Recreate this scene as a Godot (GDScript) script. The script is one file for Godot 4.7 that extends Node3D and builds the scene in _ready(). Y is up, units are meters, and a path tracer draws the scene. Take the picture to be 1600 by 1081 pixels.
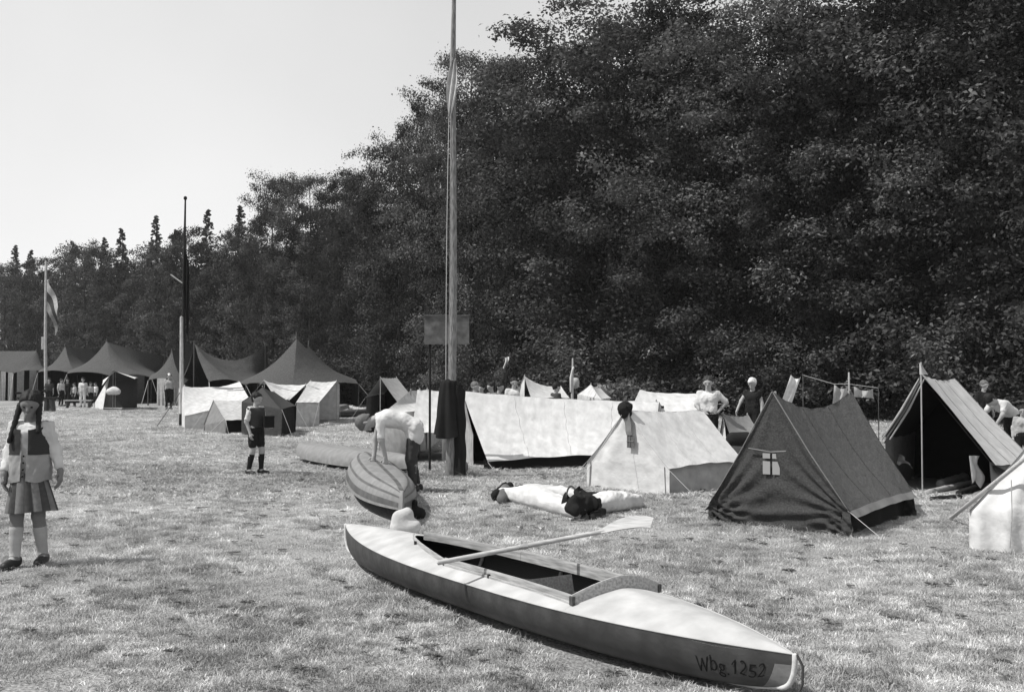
extends Node3D
# A black-and-white summer camp: kayaks, tents, flagpoles and people on a meadow before a wall of trees.
# World: y up, metres, the camera looks along -z from 1.6 m above the grass.

const FOCAL := 1650.0
const EYE := 1.6
var pitch := atan(51.5 / FOCAL)
var M := {}
var T := {}
var rng := RandomNumberGenerator.new()
var wob := FastNoiseLite.new()
var footprints := []          # polygons (x, z) where no grass tufts grow

# ---------------------------------------------------------------- mesh collector
class MB:
	var v := PackedVector3Array()
	var ix := PackedInt32Array()
	var c := PackedColorArray()

	func tri(a: Vector3, b: Vector3, d: Vector3) -> void:
		var n := v.size()
		v.append(a); v.append(b); v.append(d)
		ix.append(n); ix.append(n + 1); ix.append(n + 2)

	func quad(a: Vector3, b: Vector3, d: Vector3, e: Vector3) -> void:
		var n := v.size()
		v.append(a); v.append(b); v.append(d); v.append(e)
		ix.append_array([n, n + 1, n + 2, n, n + 2, n + 3])

	func grid(nu: int, nv: int, f: Callable) -> void:
		var n := v.size()
		for j in nv + 1:
			for i in nu + 1:
				v.append(f.call(float(i) / nu, float(j) / nv))
		for j in nv:
			for i in nu:
				var p := n + j * (nu + 1) + i
				ix.append_array([p, p + 1, p + nu + 2, p, p + nu + 2, p + nu + 1])

	func tube(pts: Array, radii: Array, sides := 8, flat := 1.0) -> void:
		var n := v.size()
		var m := pts.size()
		var side := Vector3.ZERO
		for k in m:
			var d: Vector3 = (pts[mini(k + 1, m - 1)] - pts[maxi(k - 1, 0)]).normalized()
			if side == Vector3.ZERO:
				side = d.cross(Vector3.UP if absf(d.y) < 0.9 else Vector3.RIGHT).normalized()
			side = (side - d * side.dot(d)).normalized()
			var up := side.cross(d)
			for s in sides:
				var a := TAU * s / sides
				v.append(pts[k] + (side * cos(a) + up * sin(a) * flat) * radii[mini(k, radii.size() - 1)])
		for k in m - 1:
			for s in sides:
				var p := n + k * sides + s
				var q := n + k * sides + (s + 1) % sides
				ix.append_array([p, p + sides, q, q, p + sides, q + sides])
		for e in 2:
			var base := n if e == 0 else n + (m - 1) * sides
			var at: Vector3 = pts[0] if e == 0 else pts[m - 1]
			var away: Vector3 = (pts[0] - pts[1]).normalized() if e == 0 else (pts[m - 1] - pts[m - 2]).normalized()
			var r: float = radii[0] if e == 0 else radii[mini(m - 1, radii.size() - 1)]
			v.append(at + away * r * 0.5)
			var top := v.size() - 1
			for s in sides:
				if e == 0:
					ix.append_array([top, base + s, base + (s + 1) % sides])
				else:
					ix.append_array([top, base + (s + 1) % sides, base + s])

	func box(at: Vector3, size: Vector3, b := Basis()) -> void:
		var h := size / 2.0
		for ax in 3:
			for sg in [-1.0, 1.0]:
				var n := Vector3.ZERO; n[ax] = sg
				var p := Vector3.ZERO; p[(ax + 1) % 3] = 1.0
				var q := Vector3.ZERO; q[(ax + 2) % 3] = sg
				var k := [n + p + q, n - p + q, n - p - q, n + p - q]
				var w := []
				for s in k:
					w.append(at + b * (s * h))
				quad(w[3], w[2], w[1], w[0])

	# smooth union of tapered capsules [a, b, ra, rb], cut by planes, meshed as surface nets
	func field(bones: Array, k: float, cell: float, clips := []) -> void:
		var lo := Vector3.INF; var hi := -Vector3.INF
		for o in bones:
			var r: float = maxf(o[2], o[3]) + k + cell * 2.0
			lo = lo.min(o[0] - Vector3.ONE * r).min(o[1] - Vector3.ONE * r)
			hi = hi.max(o[0] + Vector3.ONE * r).max(o[1] + Vector3.ONE * r)
		var nx := int(ceil((hi.x - lo.x) / cell)) + 1
		var ny := int(ceil((hi.y - lo.y) / cell)) + 1
		var nz := int(ceil((hi.z - lo.z) / cell)) + 1
		var g := PackedFloat32Array()
		g.resize(nx * ny * nz)
		g.fill(9.0)
		for o in bones:
			var a: Vector3 = o[0]; var ab: Vector3 = o[1] - o[0]
			var ra: float = o[2]; var dr: float = o[3] - o[2]
			var l2 := maxf(ab.length_squared(), 1e-8)
			var r := maxf(o[2], o[3]) + k + cell * 1.5
			var b0 := (a.min(o[1]) - Vector3.ONE * r - lo) / cell
			var b1 := (a.max(o[1]) + Vector3.ONE * r - lo) / cell
			for z in range(maxi(0, int(b0.z)), mini(nz, int(b1.z) + 2)):
				for y in range(maxi(0, int(b0.y)), mini(ny, int(b1.y) + 2)):
					var row := (z * ny + y) * nx
					for x in range(maxi(0, int(b0.x)), mini(nx, int(b1.x) + 2)):
						var p := lo + Vector3(x, y, z) * cell - a
						var t := clampf(p.dot(ab) / l2, 0.0, 1.0)
						var d := (p - ab * t).length() - ra - dr * t
						var e := g[row + x]
						var h := maxf(k - absf(d - e), 0.0) / k
						g[row + x] = minf(d, e) - h * h * k * 0.25
		if clips:
			for z in nz:
				for y in ny:
					for x in nx:
						var q := (z * ny + y) * nx + x
						if g[q] < 3.0 * cell:
							var p := lo + Vector3(x, y, z) * cell
							for c2 in clips:
								g[q] = maxf(g[q], -c2.distance_to(p))
		var map := PackedInt32Array()
		map.resize(nx * ny * nz)
		map.fill(-1)
		var off := [0, 1, nx, nx + 1, nx * ny, nx * ny + 1, nx * ny + nx, nx * ny + nx + 1]
		var edges := [[0, 1], [2, 3], [4, 5], [6, 7], [0, 2], [1, 3], [4, 6], [5, 7], [0, 4], [1, 5], [2, 6], [3, 7]]
		for z in nz - 1:
			for y in ny - 1:
				for x in nx - 1:
					var q := (z * ny + y) * nx + x
					var g0 := g[q]
					if absf(g0) > cell * 2.0:
						continue
					var s := 0
					for o in off:
						if g[q + o] < 0.0:
							s += 1
					if s == 0 or s == 8:
						continue
					var sum := Vector3.ZERO; var cnt := 0
					for e in edges:
						var ga := g[q + off[e[0]]]; var gb := g[q + off[e[1]]]
						if (ga < 0.0) != (gb < 0.0):
							var t := ga / (ga - gb)
							var pa := Vector3(e[0] & 1, (e[0] >> 1) & 1, e[0] >> 2)
							var pb := Vector3(e[1] & 1, (e[1] >> 1) & 1, e[1] >> 2)
							sum += pa.lerp(pb, t); cnt += 1
					map[q] = v.size()
					v.append(lo + (Vector3(x, y, z) + sum / cnt) * cell)
		for z in range(1, nz - 1):
			for y in range(1, ny - 1):
				for x in range(1, nx - 1):
					var q := (z * ny + y) * nx + x
					var neg := g[q] < 0.0
					if absf(g[q]) > cell * 2.0:
						continue
					for ax in 3:
						var step: int = [1, nx, nx * ny][ax]
						if neg == (g[q + step] < 0.0):
							continue
						var u: int = [nx, nx * ny, 1][ax]
						var w: int = [nx * ny, 1, nx][ax]
						var i0 := map[q]; var i1 := map[q - u]; var i2 := map[q - u - w]; var i3 := map[q - w]
						if i0 < 0 or i1 < 0 or i2 < 0 or i3 < 0:
							continue
						if neg:
							ix.append_array([i0, i2, i1, i0, i3, i2])
						else:
							ix.append_array([i0, i1, i2, i0, i2, i3])

	func mesh() -> ArrayMesh:
		var n := PackedVector3Array()
		n.resize(v.size())
		for k in range(0, ix.size(), 3):
			var a := ix[k]; var b := ix[k + 1]; var d := ix[k + 2]
			var q := (v[d] - v[a]).cross(v[b] - v[a])
			n[a] += q; n[b] += q; n[d] += q
		for k in n.size():
			n[k] = n[k].normalized() if n[k].length_squared() > 1e-20 else Vector3.UP
		var arr := []
		arr.resize(Mesh.ARRAY_MAX)
		arr[Mesh.ARRAY_VERTEX] = v
		arr[Mesh.ARRAY_NORMAL] = n
		arr[Mesh.ARRAY_INDEX] = ix
		if c.size() == v.size():
			arr[Mesh.ARRAY_COLOR] = c
		var m := ArrayMesh.new()
		m.add_surface_from_arrays(Mesh.PRIMITIVE_TRIANGLES, arr)
		return m

# ---------------------------------------------------------------- nodes
func obj(called: String, st, m: Material, parent: Node = self) -> MeshInstance3D:
	var o := MeshInstance3D.new()
	o.name = called
	o.mesh = st if st is Mesh else st.mesh()
	o.material_override = m
	parent.add_child(o, true)
	return o

func tag(o: Node, label: String, category: String, group := "", kind := "") -> Node:
	if label: o.set_meta("label", label)
	if category: o.set_meta("category", category)
	if group: o.set_meta("group", group)
	if kind: o.set_meta("kind", kind)
	return o

func thing(called: String, label: String, category: String, at := Vector3.ZERO, turn := 0.0, group := "") -> Node3D:
	var o := Node3D.new()
	o.name = called
	add_child(o, true)
	o.position = at
	o.rotation.y = turn
	tag(o, label, category, group)
	return o

# ---------------------------------------------------------------- measuring: a photo pixel and a distance give a point in the meadow
func ray(px: float, py: float) -> Vector3:
	var u := -(py - 540.5) / FOCAL
	return Vector3((px - 800.0) / FOCAL, sin(pitch) + u * cos(pitch), -(cos(pitch) - u * sin(pitch)))

func G(px: float, py: float, h := 0.0) -> Vector3:
	var r := ray(px, py)
	return Vector3(0, EYE, 0) + r * ((h - EYE) / r.y)

func Z(px: float, py: float, depth: float) -> Vector3:
	var r := ray(px, py)
	return Vector3(0, EYE, 0) + r * (depth / -r.z)

# ---------------------------------------------------------------- materials
func grey(v: float) -> Color:
	return Color(v, v, v).linear_to_srgb()

func noise_tex(freq: float, lo: float, hi: float, seed_n: int, octaves := 4, size := 512, normal := false, bump := 4.0) -> NoiseTexture2D:
	var n := FastNoiseLite.new()
	n.seed = seed_n
	n.frequency = freq
	n.fractal_octaves = octaves
	var t := NoiseTexture2D.new()
	t.width = size; t.height = size
	t.seamless = true
	t.noise = n
	if normal:
		t.as_normal_map = true
		t.bump_strength = bump
	else:
		var r := Gradient.new()
		r.set_color(0, Color(lo, lo, lo)); r.set_color(1, Color(hi, hi, hi))
		t.color_ramp = r
	return t

func mat(v: float, rough := 0.9, tex = null, scale := Vector3.ONE, nrm = null, nscale := 1.0, world := false) -> StandardMaterial3D:
	var m := StandardMaterial3D.new()
	m.albedo_color = grey(v)
	m.roughness = rough
	m.metallic_specular = 0.3
	m.cull_mode = BaseMaterial3D.CULL_DISABLED
	if tex or nrm:
		m.uv1_triplanar = true
		m.uv1_world_triplanar = world
		m.uv1_scale = scale
	if tex: m.albedo_texture = tex
	if nrm:
		m.normal_enabled = true
		m.normal_texture = nrm
		m.normal_scale = nscale
	return m

func make_materials() -> void:
	T.cloth = noise_tex(0.012, 0.78, 1.0, 3, 6)
	T.stain = noise_tex(0.008, 0.62, 1.0, 9, 6)
	T.weave = noise_tex(0.17, 0.48, 1.0, 23, 3)
	T.cloth_n = noise_tex(0.03, 0, 1, 5, 4, 512, true, 5.0)
	T.wood = noise_tex(0.02, 0.66, 1.0, 11, 5)
	T.bark = noise_tex(0.03, 0.45, 1.0, 13, 5)
	T.grass = noise_tex(0.05, 0.45, 1.0, 17, 6, 1024)
	T.grass_n = noise_tex(0.06, 0, 1, 19, 4, 512, true, 9.0)
	var cl := func(v: float) -> StandardMaterial3D:
		return mat(v, 0.95, T.cloth, Vector3.ONE * 0.7, T.cloth_n, 0.35)
	M.white = cl.call(0.74)
	M.offwhite = cl.call(0.66)
	M.pale = cl.call(0.45)
	M.light = cl.call(0.60)
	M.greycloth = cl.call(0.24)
	M.midcloth = cl.call(0.15)
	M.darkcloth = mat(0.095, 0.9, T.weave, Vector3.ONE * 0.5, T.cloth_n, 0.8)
	M.darkcloth_sunlit = mat(0.165, 0.9, T.weave, Vector3.ONE * 0.5, T.cloth_n, 0.8)  # same dark tent cloth, lightened for the sun falling on the roof
	M.trouser = mat(0.085, 0.9, T.weave, Vector3.ONE * 2.0)
	M.skirt_light = mat(0.20, 0.9, T.cloth, Vector3.ONE * 3.0)
	M.skirt_dark = mat(0.075, 0.9, T.cloth, Vector3.ONE * 3.0)
	M.window = mat(0.30, 0.9)
	M.seam = cl.call(0.58)
	M.jacket = cl.call(0.36)
	M.bodice = mat(0.07, 0.9, T.weave, Vector3.ONE * 4.0)
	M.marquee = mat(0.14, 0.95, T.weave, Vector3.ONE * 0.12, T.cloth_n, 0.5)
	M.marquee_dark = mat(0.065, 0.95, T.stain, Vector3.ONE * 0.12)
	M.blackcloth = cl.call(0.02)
	M.hull = mat(0.10, 0.55, T.stain, Vector3.ONE * 0.8, T.cloth_n, 0.25)
	M.hull_pale = mat(0.28, 0.6, T.cloth, Vector3.ONE * 0.9, T.cloth_n, 0.3)
	M.hull_band = mat(0.165, 0.6, T.stain, Vector3.ONE * 0.7, T.cloth_n, 0.3)
	M.deck = mat(0.56, 0.7, T.cloth, Vector3.ONE * 0.6, T.cloth_n, 0.18)
	M.wood = mat(0.50, 0.5, T.wood, Vector3(4, 4, 0.4))
	M.wood_frame = mat(0.30, 0.6, T.wood, Vector3(4, 4, 0.4))
	M.wood_dark = mat(0.12, 0.7, T.wood, Vector3(2, 2, 2))
	M.wood_pale = mat(0.68, 0.5, T.wood, Vector3(0.5, 6, 6))
	M.pole = mat(0.40, 0.8, T.bark, Vector3(3, 0.35, 3))
	M.pole_dark = mat(0.04, 0.8, T.bark, Vector3(3, 0.35, 3))
	M.pole_white = mat(0.6, 0.8, T.wood, Vector3(3, 0.35, 3))
	M.rope = mat(0.5, 0.95)
	M.rope_dark = mat(0.06, 0.95)
	M.metal = mat(0.55, 0.35); M.metal.metallic = 0.7
	M.skin = mat(0.34, 0.6)
	M.skin_tan = mat(0.2, 0.6)
	M.skin_shaded = mat(0.16, 0.6)  # skin colour darkened to carry the shade on face, hands and knees
	M.hair = mat(0.03, 0.6, T.bark, Vector3(20, 4, 20))
	M.hair_mid = mat(0.07, 0.6, T.bark, Vector3(20, 4, 20))
	M.hair_fair = mat(0.25, 0.6, T.bark, Vector3(20, 4, 20))
	M.shoe = mat(0.025, 0.5)
	M.ink = mat(0.008, 0.7)
	M.bark = mat(0.07, 0.95, T.bark, Vector3(0.8, 0.2, 0.8))
	M.leaf = mat(1.0, 0.95); M.leaf.metallic_specular = 0.08; M.leaf.vertex_color_use_as_albedo = true; M.leaf.backlight_enabled = true; M.leaf.backlight = Color(0.75, 0.75, 0.75)
	M.blade = mat(1.0, 0.95); M.blade.metallic_specular = 0.1; M.blade.backlight_enabled = true; M.blade.backlight = Color(0.7, 0.7, 0.7); M.blade.vertex_color_use_as_albedo = true
	M.ground = mat(1.0, 1.0, T.grass, Vector3.ONE * 0.7, T.grass_n, 0.35, true)
	M.ground.vertex_color_use_as_albedo = true
	M.sign = mat(0.20, 0.8, T.stain, Vector3.ONE)

# ---------------------------------------------------------------- meadow
func tone(x: float, z: float) -> float:
	# trampled, dry and lush patches: real colour of the meadow
	var a := wob.get_noise_2d(x * 14.0, z * 14.0)
	var b := wob.get_noise_2d(x * 60.0 + 300.0, z * 60.0)
	return clampf(0.53 + 0.15 * a + 0.15 * b, 0.28, 0.72)

func make_ground() -> void:
	var b := MB.new()
	var lines := func(lo: float, hi: float, n: int, far0: float, far1: float) -> Array:
		var o := [far0, far0 * 0.4 + lo * 0.6]
		for i in n + 1:
			o.append(lo + (hi - lo) * i / n)
		o.append_array([far1 * 0.4 + hi * 0.6, far1])
		return o
	var xs: Array = lines.call(-60.0, 40.0, 250, -1500.0, 1500.0)
	var zs: Array = lines.call(-80.0, 4.0, 210, -2000.0, 600.0)
	for z in zs:
		for x in xs:
			b.v.append(Vector3(x, 0, z))
			var t := tone(x, z)
			b.c.append(Color(t, t, t))
	var w := xs.size()
	for j in zs.size() - 1:
		for i in w - 1:
			var p := j * w + i
			b.ix.append_array([p, p + 1, p + w + 1, p, p + w + 1, p + w])
	tag(obj("ground", b, M.ground), "", "", "", "structure")

func tuft_mesh(n: int, height: float, spread: float, width: float, s: int) -> ArrayMesh:
	var r := RandomNumberGenerator.new()
	r.seed = s
	var b := MB.new()
	for i in n:
		var a := r.randf() * TAU
		var at := Vector3(cos(a), 0, sin(a)) * spread * sqrt(r.randf())
		var h := height * r.randf_range(0.45, 1.0)
		var lean := Vector3(cos(a + r.randf_range(-1, 1)), 0, sin(a + r.randf_range(-1, 1))) * h * r.randf_range(0.4, 1.9)
		var f := r.randf() * TAU
		var wv := Vector3(cos(f), 0, sin(f)) * width * r.randf_range(0.7, 1.3)
		var mid := at + Vector3.UP * h * 0.6 + lean * 0.35
		var tip := at + Vector3.UP * h * r.randf_range(0.75, 1.0) + lean
		var k := r.randf_range(0.7, 1.15)
		var q := b.v.size()
		b.v.append_array(PackedVector3Array([at - wv, at + wv, mid + wv * 0.7, mid - wv * 0.7, tip]))
		for e in 5:
			b.c.append(Color(k, k, k))
		b.ix.append_array([q, q + 1, q + 2, q, q + 2, q + 3, q + 3, q + 2, q + 4])
	return b.mesh()

func in_footprint(p: Vector2) -> bool:
	for f in footprints:
		if f[0].has_point(p) and Geometry2D.is_point_in_polygon(p, f[1]):
			return true
	return false

func footprint(pts: Array) -> void:
	var q := PackedVector2Array()
	for p in pts:
		q.append(Vector2(p.x, p.z))
	var r := Rect2(q[0], Vector2.ZERO)
	for p in q:
		r = r.expand(p)
	footprints.append([r, q])

func make_grass() -> void:
	var bands := [[4.0, 8.0, 1900.0, 0.8], [8.0, 14.0, 800.0, 0.95], [14.0, 26.0, 210.0, 1.3], [26.0, 60.0, 40.0, 1.8]]
	var n := 0
	for bd in bands:
		var at := []
		var cols := []
		var z: float = bd[0]
		var dz := 0.25
		while z < bd[1]:
			var half := 0.5 * z + 1.8
			var count := int(half * 2.0 * dz * bd[2])
			for i in count:
				var p := Vector2(rng.randf_range(-half, half), -(z + rng.randf() * dz))
				var lush := wob.get_noise_2d(p.x * 45.0 + 90.0, p.y * 45.0)
				if rng.randf() > 0.72 + lush * 1.1 or in_footprint(p):
					continue
				var t := tone(p.x, p.y) * rng.randf_range(0.8, 1.15) * (1.0 + 0.9 * wob.get_noise_2d(p.x * 330.0, p.y * 330.0 + 70.0))
				if rng.randf() < 0.10: t *= 1.45
				var s: float = bd[3] * rng.randf_range(0.65, 1.25) * (1.0 + 0.5 * maxf(lush, 0.0))
				at.append(Transform3D(Basis(Vector3.UP, rng.randf() * TAU).scaled(Vector3(s, minf(s, 1.6) * rng.randf_range(0.7, 1.2), s)), Vector3(p.x, -0.004, p.y)))
				cols.append(Color(t, t, t))
			z += dz
		for kind in 2:
			var mm := MultiMesh.new()
			mm.transform_format = MultiMesh.TRANSFORM_3D
			mm.use_colors = true
			mm.mesh = tuft_mesh([12, 9][kind], [0.040, 0.085][kind], [0.06, 0.03][kind], [0.0032, 0.0022][kind], 50 + n)
			var pick := []
			for i in at.size():
				if (i % 11 == 3) == (kind == 1):
					pick.append(i)
			mm.instance_count = pick.size()
			for i in pick.size():
				mm.set_instance_transform(i, at[pick[i]])
				mm.set_instance_color(i, cols[pick[i]])
			var o := MultiMeshInstance3D.new()
			o.name = "grass"
			o.multimesh = mm
			o.material_override = M.blade
			add_child(o, true)
			tag(o, ["short meadow grass in uneven clumps, %s", "longer loose grass stalks in the meadow, %s"][kind] % ["closest to the viewer round the big kayak", "round the girl and the dark tent", "round the flagpole and the white tents", "far out by the light post"][n], "grass", "", "stuff")
		n += 1
	# flat dark-leaved weeds scattered through the turf
	var wm := MB.new()
	for k in 9:
		var a := TAU * k / 9.0 + 0.3 * sin(k * 2.0)
		var d := Vector3(cos(a), 0, sin(a)); var sd := Vector3(-d.z, 0, d.x)
		var l := 0.05 + 0.02 * sin(k * 3.7)
		var q := wm.v.size()
		wm.v.append_array(PackedVector3Array([d * 0.006, d * l * 0.6 + sd * l * 0.26 + Vector3(0, 0.022, 0), d * l + Vector3(0, 0.012, 0), d * l * 0.6 - sd * l * 0.26 + Vector3(0, 0.022, 0)]))
		wm.ix.append_array([q, q + 1, q + 2, q, q + 2, q + 3])
		for e in 4: wm.c.append(Color(1, 1, 1))
	var wat := []
	while wat.size() < 900:
		var z := 4.0 + 22.0 * pow(rng.randf(), 1.3)
		var p := Vector2(rng.randf_range(-0.5, 0.5) * z * 1.1 + rng.randf_range(-1.5, 1.5), -z)
		if not in_footprint(p) and wob.get_noise_2d(p.x * 70.0, p.y * 70.0 + 500.0) > rng.randf_range(-0.4, 0.3):
			wat.append(p)
	var wmm := MultiMesh.new()
	wmm.transform_format = MultiMesh.TRANSFORM_3D
	wmm.use_colors = true
	wmm.mesh = wm.mesh()
	wmm.instance_count = wat.size()
	for i in wat.size():
		wmm.set_instance_transform(i, Transform3D(Basis(Vector3.UP, rng.randf() * TAU).scaled(Vector3.ONE * rng.randf_range(0.45, 1.1)), Vector3(wat[i].x, 0.012, wat[i].y)))
		var t := rng.randf_range(0.12, 0.28)
		wmm.set_instance_color(i, Color(t, t, t))
	var wo := MultiMeshInstance3D.new()
	wo.name = "weeds"; wo.multimesh = wmm; wo.material_override = M.blade
	add_child(wo, true)
	tag(wo, "dark broad-leaved weeds scattered through the short meadow grass", "weeds", "", "stuff")

# ---------------------------------------------------------------- trees
func crown(s: int, h: float, r: float, clumps: int, per: int, leaf: float, conifer := false, low := 0.02, light := 1.0) -> ArrayMesh:
	var q := RandomNumberGenerator.new()
	q.seed = s
	var v := PackedVector3Array(); var nn := PackedVector3Array(); var cc := PackedColorArray(); var ix := PackedInt32Array()
	for k in clumps:
		var t := lerpf(low, 0.97, pow((k + q.randf()) / clumps, 0.9))
		var prof: float
		if conifer:
			prof = r * pow(1.0 - t, 0.85) * (0.9 + 0.15 * sin(t * 90.0)) + 0.03
		elif t < 0.5:
			prof = r * (0.58 + 0.84 * t)
		else:
			prof = r * sqrt(maxf(0.02, 1.0 - pow((t - 0.5) / 0.52, 2.0)))
		var a := q.randf() * TAU
		var rho := prof * sqrt(q.randf_range(0.30, 1.0)) * (1.0 + 0.32 * sin(a * 3.0 + s + t * 5.0))
		var at := Vector3(cos(a) * rho, t * h, sin(a) * rho)
		var axis := Vector3(cos(a + q.randf_range(-0.7, 0.7)), q.randf_range(-0.45, 0.55), sin(a + q.randf_range(-0.7, 0.7))).normalized()
		var reach := (0.75 * (1.05 - t) + 0.08 if conifer else q.randf_range(0.8, 1.9)) * (0.5 + 0.5 * r / 4.0)
		var thick := (0.13 * (1.15 - t) + 0.04 if conifer else q.randf_range(0.26, 0.55)) * (0.5 + 0.5 * r / 4.0)
		var shade := light * q.randf_range(0.55, 1.4)
		for i in per:
			var d := Vector3(q.randfn(), q.randfn() * 0.7, q.randfn())
			var along := q.randf_range(-0.55, 1.0)
			var p := at + axis * reach * along + d * thick * (1.0 - 0.45 * maxf(along, 0.0)) - Vector3(0, 0.22 * along * along * reach, 0)
			var n := (d.normalized() * 0.6 + Vector3(0, 0.6, 0) + Vector3(q.randfn(), q.randfn(), q.randfn()) * 0.5).normalized()
			var u := n.cross(Vector3(q.randfn(), q.randfn(), q.randfn())).normalized()
			var w := n.cross(u)
			var l := leaf * q.randf_range(0.6, 1.35)
			var base := v.size()
			var droop := -n * l * 0.18
			v.append(p - u * l * 0.5 + droop); v.append(p + w * l * 0.30); v.append(p + u * l * 0.6 + droop); v.append(p - w * l * 0.30)
			var n1 := (n + u * 0.0).normalized()
			var g := shade * q.randf_range(0.045, 0.10) * (1.0 if q.randf() < 0.9 else 1.6)
			for e in 4:
				nn.append(n1); cc.append(Color(g, g, g))
			ix.append_array([base, base + 1, base + 3, base + 1, base + 2, base + 3])
	for k in range(0, ix.size(), 3):   # keep the winding on the side of the normal
		var e := (v[ix[k + 2]] - v[ix[k]]).cross(v[ix[k + 1]] - v[ix[k]])
		if e.dot(nn[ix[k]]) < 0.0:
			var sw := ix[k + 1]; ix[k + 1] = ix[k + 2]; ix[k + 2] = sw
	var arr := []
	arr.resize(Mesh.ARRAY_MAX)
	arr[Mesh.ARRAY_VERTEX] = v; arr[Mesh.ARRAY_NORMAL] = nn; arr[Mesh.ARRAY_COLOR] = cc; arr[Mesh.ARRAY_INDEX] = ix
	var m := ArrayMesh.new()
	m.add_surface_from_arrays(Mesh.PRIMITIVE_TRIANGLES, arr)
	return m

func trunk_mesh(s: int, h: float, r: float, limbs: int) -> ArrayMesh:
	var q := RandomNumberGenerator.new()
	q.seed = s
	var b := MB.new()
	var pts := []; var rad := []
	for k in 9:
		var t := k / 8.0
		pts.append(Vector3(sin(t * 4.0 + s) * 0.18 * t, t * h * 0.94 - 0.1, cos(t * 3.0 + s) * 0.18 * t))
		rad.append(0.26 * (1.0 - t * 0.88) * (1.25 if k == 0 else 1.0))
	b.tube(pts, rad, 9)
	for k in limbs:
		var t := q.randf_range(0.12, 0.85)
		var a := q.randf() * TAU
		var o: Vector3 = pts[int(t * 8.0)]
		var l := r * q.randf_range(0.5, 0.85) * (1.0 if t < 0.6 else 0.6)
		var d := Vector3(cos(a), 0.55, sin(a))
		b.tube([o, o + d * l * 0.5, o + d * l + Vector3(0, l * 0.25, 0)], [0.09 * (1.1 - t), 0.05 * (1.1 - t), 0.012], 5)
	return b.mesh()

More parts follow.
